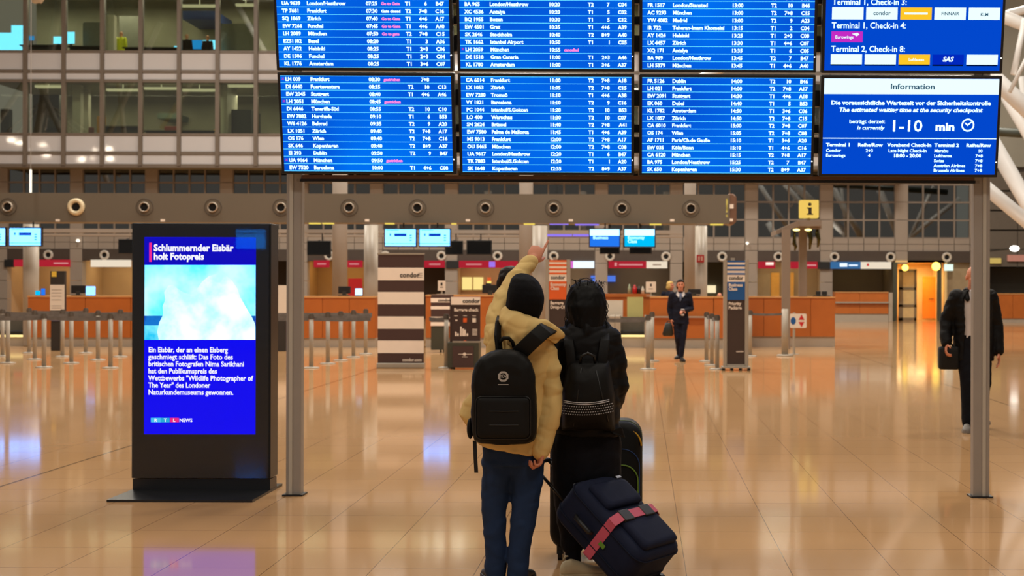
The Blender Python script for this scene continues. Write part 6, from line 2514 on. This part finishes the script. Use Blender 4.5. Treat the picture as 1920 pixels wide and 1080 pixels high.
# uniformed woman walking
dw = D(677, 1273)
t, g, V, s = figure('smiling woman in a navy uniform with white collar, walking with a cup', 1276, dw, 1.72, -1,
                    dict(kr=(.06, .03, .50), ar=(.02, -.18, .13), kl=(-.055, .08, .50), al=(-.01, .10, .09), er=(.235, -.05, 1.13), wr=(.20, .0, .90), el=(-.235, -.02, 1.13), wl=(-.07, .22, 1.09)),
                    top=NAVYU, bottom=NAVYU, skin=SKINF, voxel=.010, coat_z=.80, hair=[((.05, -.06, -.01), (.045, .06, .09)), ((-.05, -.06, -.01), (.045, .06, .09))], hands=(RELAX, [(.5, .6, .3)] * 4), palms={'l': (0, 0.3, -1)})
m = M()
for sg in (1, -1):
    m.add([V(.01 * sg, .10, 1.44), V(.075 * sg, .085, 1.50), V(.095 * sg, .09, 1.43), V(.045 * sg, .135, 1.37), V(.01 * sg, .08, 1.44), V(.075 * sg, .06, 1.50), V(.095 * sg, .06, 1.43), V(.045 * sg, .11, 1.37)],
          [(0, 1, 2, 3), (7, 6, 5, 4), (0, 4, 5, 1), (1, 5, 6, 2), (2, 6, 7, 3), (3, 7, 4, 0)])
ob('white_collar', m, SHIRT, t)
m = M()
m.tube([V(0, .13, 1.43), V(0, .145, 1.36), V(.01, .15, 1.30)], [.030 * s, .025 * s, .012 * s], 8, .5, (0, 1, 0), round_ends=True)
ob('neck_scarf', m, mat('blue_grey_scarf', (96, 108, 140), .6, var=.3, scale=20), t, True)
hp = g('wl')
cup = thing('paper_cup', 'white takeaway cup held by the woman in navy uniform', 'cup', (hp.x - .04, hp.y - .09, hp.z - .06))
m = M()
m.lathe([(.001, -.07), (.028, -.07), (.038, .03), (.001, .03)], (hp.x - .03, hp.y - .05, hp.z - .01), 'Z', 18)
ob('cup_body', m, mat('brown_cup', (86, 58, 44), .6), cup, True)
m = M()
m.lathe([(.001, .045), (.036, .042), (.041, .03), (.001, .03)], (hp.x - .03, hp.y - .05, hp.z - .01), 'Z', 18)
m.lathe([(.001, -.095), (.030, -.095), (.032, -.06), (.001, -.06)], (hp.x - .03, hp.y - .05, hp.z - .01), 'Z', 18)
ob('cup_lid', m, SHIRT, cup, True)
hb = V(.27, -.02, .70)
bag = thing('handbag', 'dark handbag at the side of the woman in navy uniform', 'bag', (hb.x, hb.y, hb.z - .14))
m = M()
R = []
for y_, ins in ((-.06, .02), (-.04, 0), (.04, 0), (.06, .02)):
    R.append([hb + Vector((a, y_, b_)) for a, b_ in ((-.12 + ins, -.12), (-.09, -.16 + ins), (.09, -.16 + ins), (.12 - ins, -.12), (.09 - ins, .12 - ins), (-.05 + ins, .12 - ins))])
m.ring_loft(R)
ob('bag_body', m, mat('dark_green_leather', (34, 34, 28), .5), bag, True)
m = M()
q = g('wr')
m.tube([hb + Vector((-.04, 0, .11)), hb.lerp(q, .6) + Vector((-.03, 0, .04)), q + Vector((0, 0, -.06)), hb + Vector((.07, 0, .11))], .010, 8)
ob('bag_handle', m, BLACK, bag, True)

# blonde clerk, crouching clerk, hidden traveller
figure('blonde woman in dark clothes behind the counter, left of the uniformed woman', 1257, 37.2, 1.70, -1, top=NAVYU, bottom=BLACKT, skin=SKINF, voxel=.014, look=Vector((.9, -.5, 0)), hair=[((0, -.05, -.04), (.08, .075, .085)), ((.06, .0, -.02), (.03, .05, .08)), ((-.06, .0, -.02), (.03, .05, .08))], hair_mat=BLONDE)
figure('clerk in dark clothes mostly hidden behind the blue totem', 1349, 37.2, 1.40, -1, top=NAVYU, bottom=BLACKT, skin=SKINF, voxel=.014, hair=[])
figure('dark haired person standing beyond the camel jacket, only head and shoulder showing', 955, 12.0, 1.745, (1, .25, 0), top=BLACKC, bottom=BLACKT, voxel=.011, hair=[((0, -.05, -.03), (.088, .085, .10)), ((0, -.01, .05), (.09, .105, .085)), ((.04, -.06, .02), (.06, .06, .06))], hair_mat=HAIRBR)
# ================================================================ behind the office glass
def lit(name, px0, px1, py0, py1, d, material, label, cat, group=None, depth=.06):
    m = M()
    m.box(X(px0, d), X(px1, d), d, d + depth, Z(py1, d, 250), Z(py0, d, 250))
    return tag(ob(name, m, material), label, cat, group)


OY = OD + .9
CYW = glow('office_screen_cyan', (110, 210, 255), 2.6)
CYB = glow('office_screen_blue', (30, 150, 240), 1.2)
ZU, ZL = OZ['span2'] + .3, OZ['span0'] + .3                           # the two office floors


def desk_screen(px0, px1, py0, py1, material, label, floor_z):
    d = OY + .3
    x0, x1, z0, z1 = X(px0, d), X(px1, d), Z(py1, d, 250), Z(py0, d, 250)
    t = thing('office_monitor', label, 'monitor', ((x0 + x1) / 2, d, floor_z), 'office monitors')
    m = M()
    m.box(x0, x1, d, d + .05, z0, z1)
    ob('screen', m, material, t)
    m = M()
    xc = (x0 + x1) / 2
    m.box(xc - .05, xc + .05, d + .05, d + .1, floor_z, z1 - .1)
    m.box(xc - .3, xc + .3, d, d + .3, floor_z, floor_z + .03)
    ob('stand', m, BLACK, t)


desk_screen(-20, 20, 62, 95, CYW, 'big glowing cyan office screen at the left edge', ZU)
desk_screen(20, 42, 48, 94, CYW, 'tall glowing cyan office screen near the left edge', ZU)
desk_screen(50, 62, 68, 76, CYB, 'small blue office screen in the second office bay', ZU)
desk_screen(99, 116, 69, 82, CYW, 'glowing office screen left of the third mullion', ZU)
desk_screen(124, 138, 60, 82, CYW, 'glowing upright office screen right of the third mullion', ZU)
desk_screen(325, 346, 86, 96, CYW, 'low glowing office screen left of the bright pair', ZU)
desk_screen(340, 377, 75, 97, CYB, 'blue office screen in the sixth bay, left of a pair', ZU)
desk_screen(379, 405, 75, 97, CYW, 'cyan office screen in the sixth bay, right of a pair', ZU)
lit('wall_board', 341, 404, 20, 36, OY + 1.6, mat('office_blue_panel', (44, 70, 130), .5), 'dim blue wall panel in the sixth office bay', 'board', None, 2.7)
PALE = mat('pale_office_column', (196, 190, 176), .6, var=.05)
DGREY = mat('office_dark_furniture', (44, 44, 40), .7, var=.4)
GREYF = mat('office_grey_furniture', (120, 120, 112), .7, var=.2)
for i, (a, b_, c, e, mm, nm, dd) in enumerate(((195, 212, 28, 97, PALE, 'white office column left of the yellow vest', 1.0), (154, 190, 42, 97, GREYF, 'grey office cabinet in the third bay', 1.6), (135, 150, 157, 252, PALE, 'pale column in the lower office, left one', 1.2),
                                              (152, 164, 168, 252, PALE, 'pale column in the lower office, right one', 1.8), (411, 425, 158, 252, PALE, 'pale column in the lower office beside the boards', .9), (222, 258, 30, 97, GREYF, 'grey office partition behind the yellow vest', 3.2),
                                              (420, 470, 205, 252, DGREY, 'dark office cupboard beside the pale column', 1.6), (0, 16, 205, 252, DGREY, 'dark office chair form at the lower left edge', .9), (60, 110, 178, 252, DGREY, 'dark office cabinet in the second lower bay', 2.2),
                                              (294, 332, 212, 222, mat('office_green_board', (70, 84, 70), .7), 'green board in the fifth lower bay', 3.4), (414, 480, 44, 97, GREYF, 'olive grey partition in the seventh upper bay', 1.5))):
    lit('office_furniture', a, b_, c, e, OD + dd, mm, nm, 'office furniture', None, .35 if 'board' not in nm else 1.6)
for i, (a, b_, c, e, col, nm) in enumerate(((172, 188, 215, 246, (196, 138, 50), 'orange office chair in the third lower bay'), (300, 332, 234, 252, (150, 62, 44), 'red office sofa in the fifth lower bay'), (393, 406, 240, 251, (214, 160, 50), 'yellow seat in the sixth lower bay'),
                                            (150, 166, 236, 252, (110, 56, 44), 'rust coloured seat in the third lower bay'))):
    d = OD + 1.4
    x0, x1, z0, z1 = X(a, d), X(b_, d), ZL, Z(c, d, 250)
    t = thing('office_chair', nm, 'chair', ((x0 + x1) / 2, d, z0))
    m = M()
    m.box(x0, x1, d, d + .6, z0 + .25, z0 + .45)
    ob('seat', m, mat('seat_%d' % i, col, .7), t, bevel=.04)
    m = M()
    m.box(x0, x1, d + .5, d + .65, z0 + .3, max(z0 + .6, z1))
    ob('backrest', m, mat('seat_%d' % i, col, .7), t, bevel=.04)
    m = M()
    m.box(x0 + .05, x1 - .05, d + .05, d + .6, z0, z0 + .25)
    ob('base', m, DGREY, t)
for i, (a, b_, py, fz) in enumerate(((35, 112, 84, ZU), (124, 190, 86, ZU), (228, 330, 88, ZU), (335, 404, 92, ZU), (80, 118, 238, ZL), (190, 262, 236, ZL), (268, 400, 244, ZL))):
    d = OD + .5
    x0, x1, z1 = X(a, d), X(b_, d), Z(py, d, 250)
    t = thing('office_desk', 'dark office desk in the %s storey, %s from the left' % ('upper' if fz == ZU else 'lower', ORD[i if i < 4 else i - 4]), 'desk', ((x0 + x1) / 2, d, fz), 'office desks')
    m = M()
    m.box(x0, x1, d, d + .3, z1 - .05, z1)
    ob('desk_top', m, DGREY, t)
    m = M()
    m.box(x0 + .05, x1 - .05, d + .2, d + .26, fz, z1 - .05)
    ob('modesty_panel', m, DGREY, t)
for i, (a, b_, py, st) in enumerate(((338, 405, 8, 'head2'), (268, 332, 163, 'head1'), (338, 405, 166, 'head1'), (412, 480, 158, 'head1'), (64, 112, 160, 'head1'), (198, 258, 166, 'head1'), (440, 476, 6, 'head2'))):
    d = OD + 1.0
    m = M()
    m.box(X(a, d), X(b_, d), d, d + .25, Z(py + 4, d, 250), Z(py, d, 250))
    m.box(X((a + b_) / 2, d) - .02, X((a + b_) / 2, d) + .02, d + .1, d + .14, Z(py, d, 250), OZ[st] + .02)
    tag(ob('office_light', m, glow('office_light_tube', (226, 216, 176), .8)), 'pale strip light in the %s office storey, bay %s' % ('lower' if st == 'head1' else 'upper', ('six', 'five', 'six', 'seven', 'two', 'four', 'seven beside the boards')[i]), 'light', 'office strip lights')

# person in the yellow vest
t, g, V, s = figure('person in a yellow vest behind the upper office glass', 226, OY + .9, 1.72, 1, top=mat('yellow_vest', (214, 220, 30), .6), bottom=BLACKT, voxel=.02, hair=[], shoes=DSHOE)
t.location.z += ZU
t, g, V, s = figure('person in dark clothes before the bright pair of office screens', 349, OY - .25, 1.66, 1, top=BLACKC, bottom=BLACKT, voxel=.02, hair=[], shoes=DSHOE)
t.location.z += ZU - .25
t, g, V, s = figure('person in dark clothes beside the cyan office screens, right one', 388, OY - .25, 1.6, 1, top=BLACKC, bottom=BLACKT, voxel=.02, hair=[], shoes=DSHOE)
t.location.z += ZU - .25

# floodlights on the tree columns left of the view, mirrored in the spandrel glass
VD = 2 * OD - 40.0
spots = [(78, 272), (57, 281), (86, 290), (60, 289), (183, 282), (152, 298), (178, 297), (205, 297), (203, 279), (20, 262), (35, 268)]
for i, (px, py) in enumerate(spots):
    p = Vector((X(px, VD), 40.0, Z(py, VD, 100)))
    m = M()
    m.ell(p, (.22, .14, .11), None, 12, 8)
    l = ob('floodlight', m, glow('floodlight_glass', (255, 240, 214), 80.0), smooth=True)
    tag(l, 'small floodlight on the white tree column, %s of the cluster' % ORD[i], 'lamp', 'floodlights of the tree column')
    m = M()
    m.tube([p + Vector((0, .1, 0)), p + Vector((0, .8, .3)), Vector((X(110, VD), 41.5, p.z + 2.5))], .05, 6)
    ob('lamp_arm', m, STRUT, l)
for i, (p, q, r_) in enumerate((((60, 300, 41.5), (130, -120, 41.5), .22), ((150, 330, 42), (20, 40, 42), .16), ((170, 320, 42), (300, 40, 42), .16), ((-60, 310, 42), (80, 100, 42), .16), ((240, 330, 42), (200, -40, 42), .14), ((300, 240, 42), (420, 60, 42), .14))):
    VQ = 2 * OD - p[2]
    strut([Vector((X(p[0], VQ), p[2], Z(p[1], VQ, 100))), Vector((X(q[0], VQ), q[2], Z(q[1], VQ, 100)))], r_, 'white tree column branch left of the view, %s' % ORD[i])
# struts right of the view, mirrored in the far window panes
for i, (a, b_, c, e, w) in enumerate(((1552, 335, 1622, 455, .2), (1640, 330, 1690, 455, .2), (1420, 340, 1480, 430, .14), (1470, 345, 1540, 420, .14), (1700, 450, 1800, 372, .14), (1230, 345, 1330, 300, .14), (1575, 330, 1590, 450, .1), (1760, 330, 1700, 460, .12))):
    VQ = 2 * WD - 44
    strut([Vector((X(a, VQ), 44, Z(b_, VQ, a))), Vector((X(c, VQ), 44, Z(e, VQ, c)))], w, 'white roof strut right of the view, %s' % ORD[i])
for q, w in ((Vector((12, 40, 4)), 500), (Vector((-34, 37, 6)), 700)):
    l = bpy.data.lights.new('column_uplight', 'SPOT')
    l.energy, l.color, l.spot_size, l.spot_blend, l.shadow_soft_size = w, (1, .92, .8), math.radians(110), .6, .2
    o = bpy.data.objects.new('column_uplight', l)
    COL.objects.link(o)
    o.location = q
    o.rotation_euler = (Vector((0, 4, 4))).to_track_quat('-Z', 'Y').to_euler()
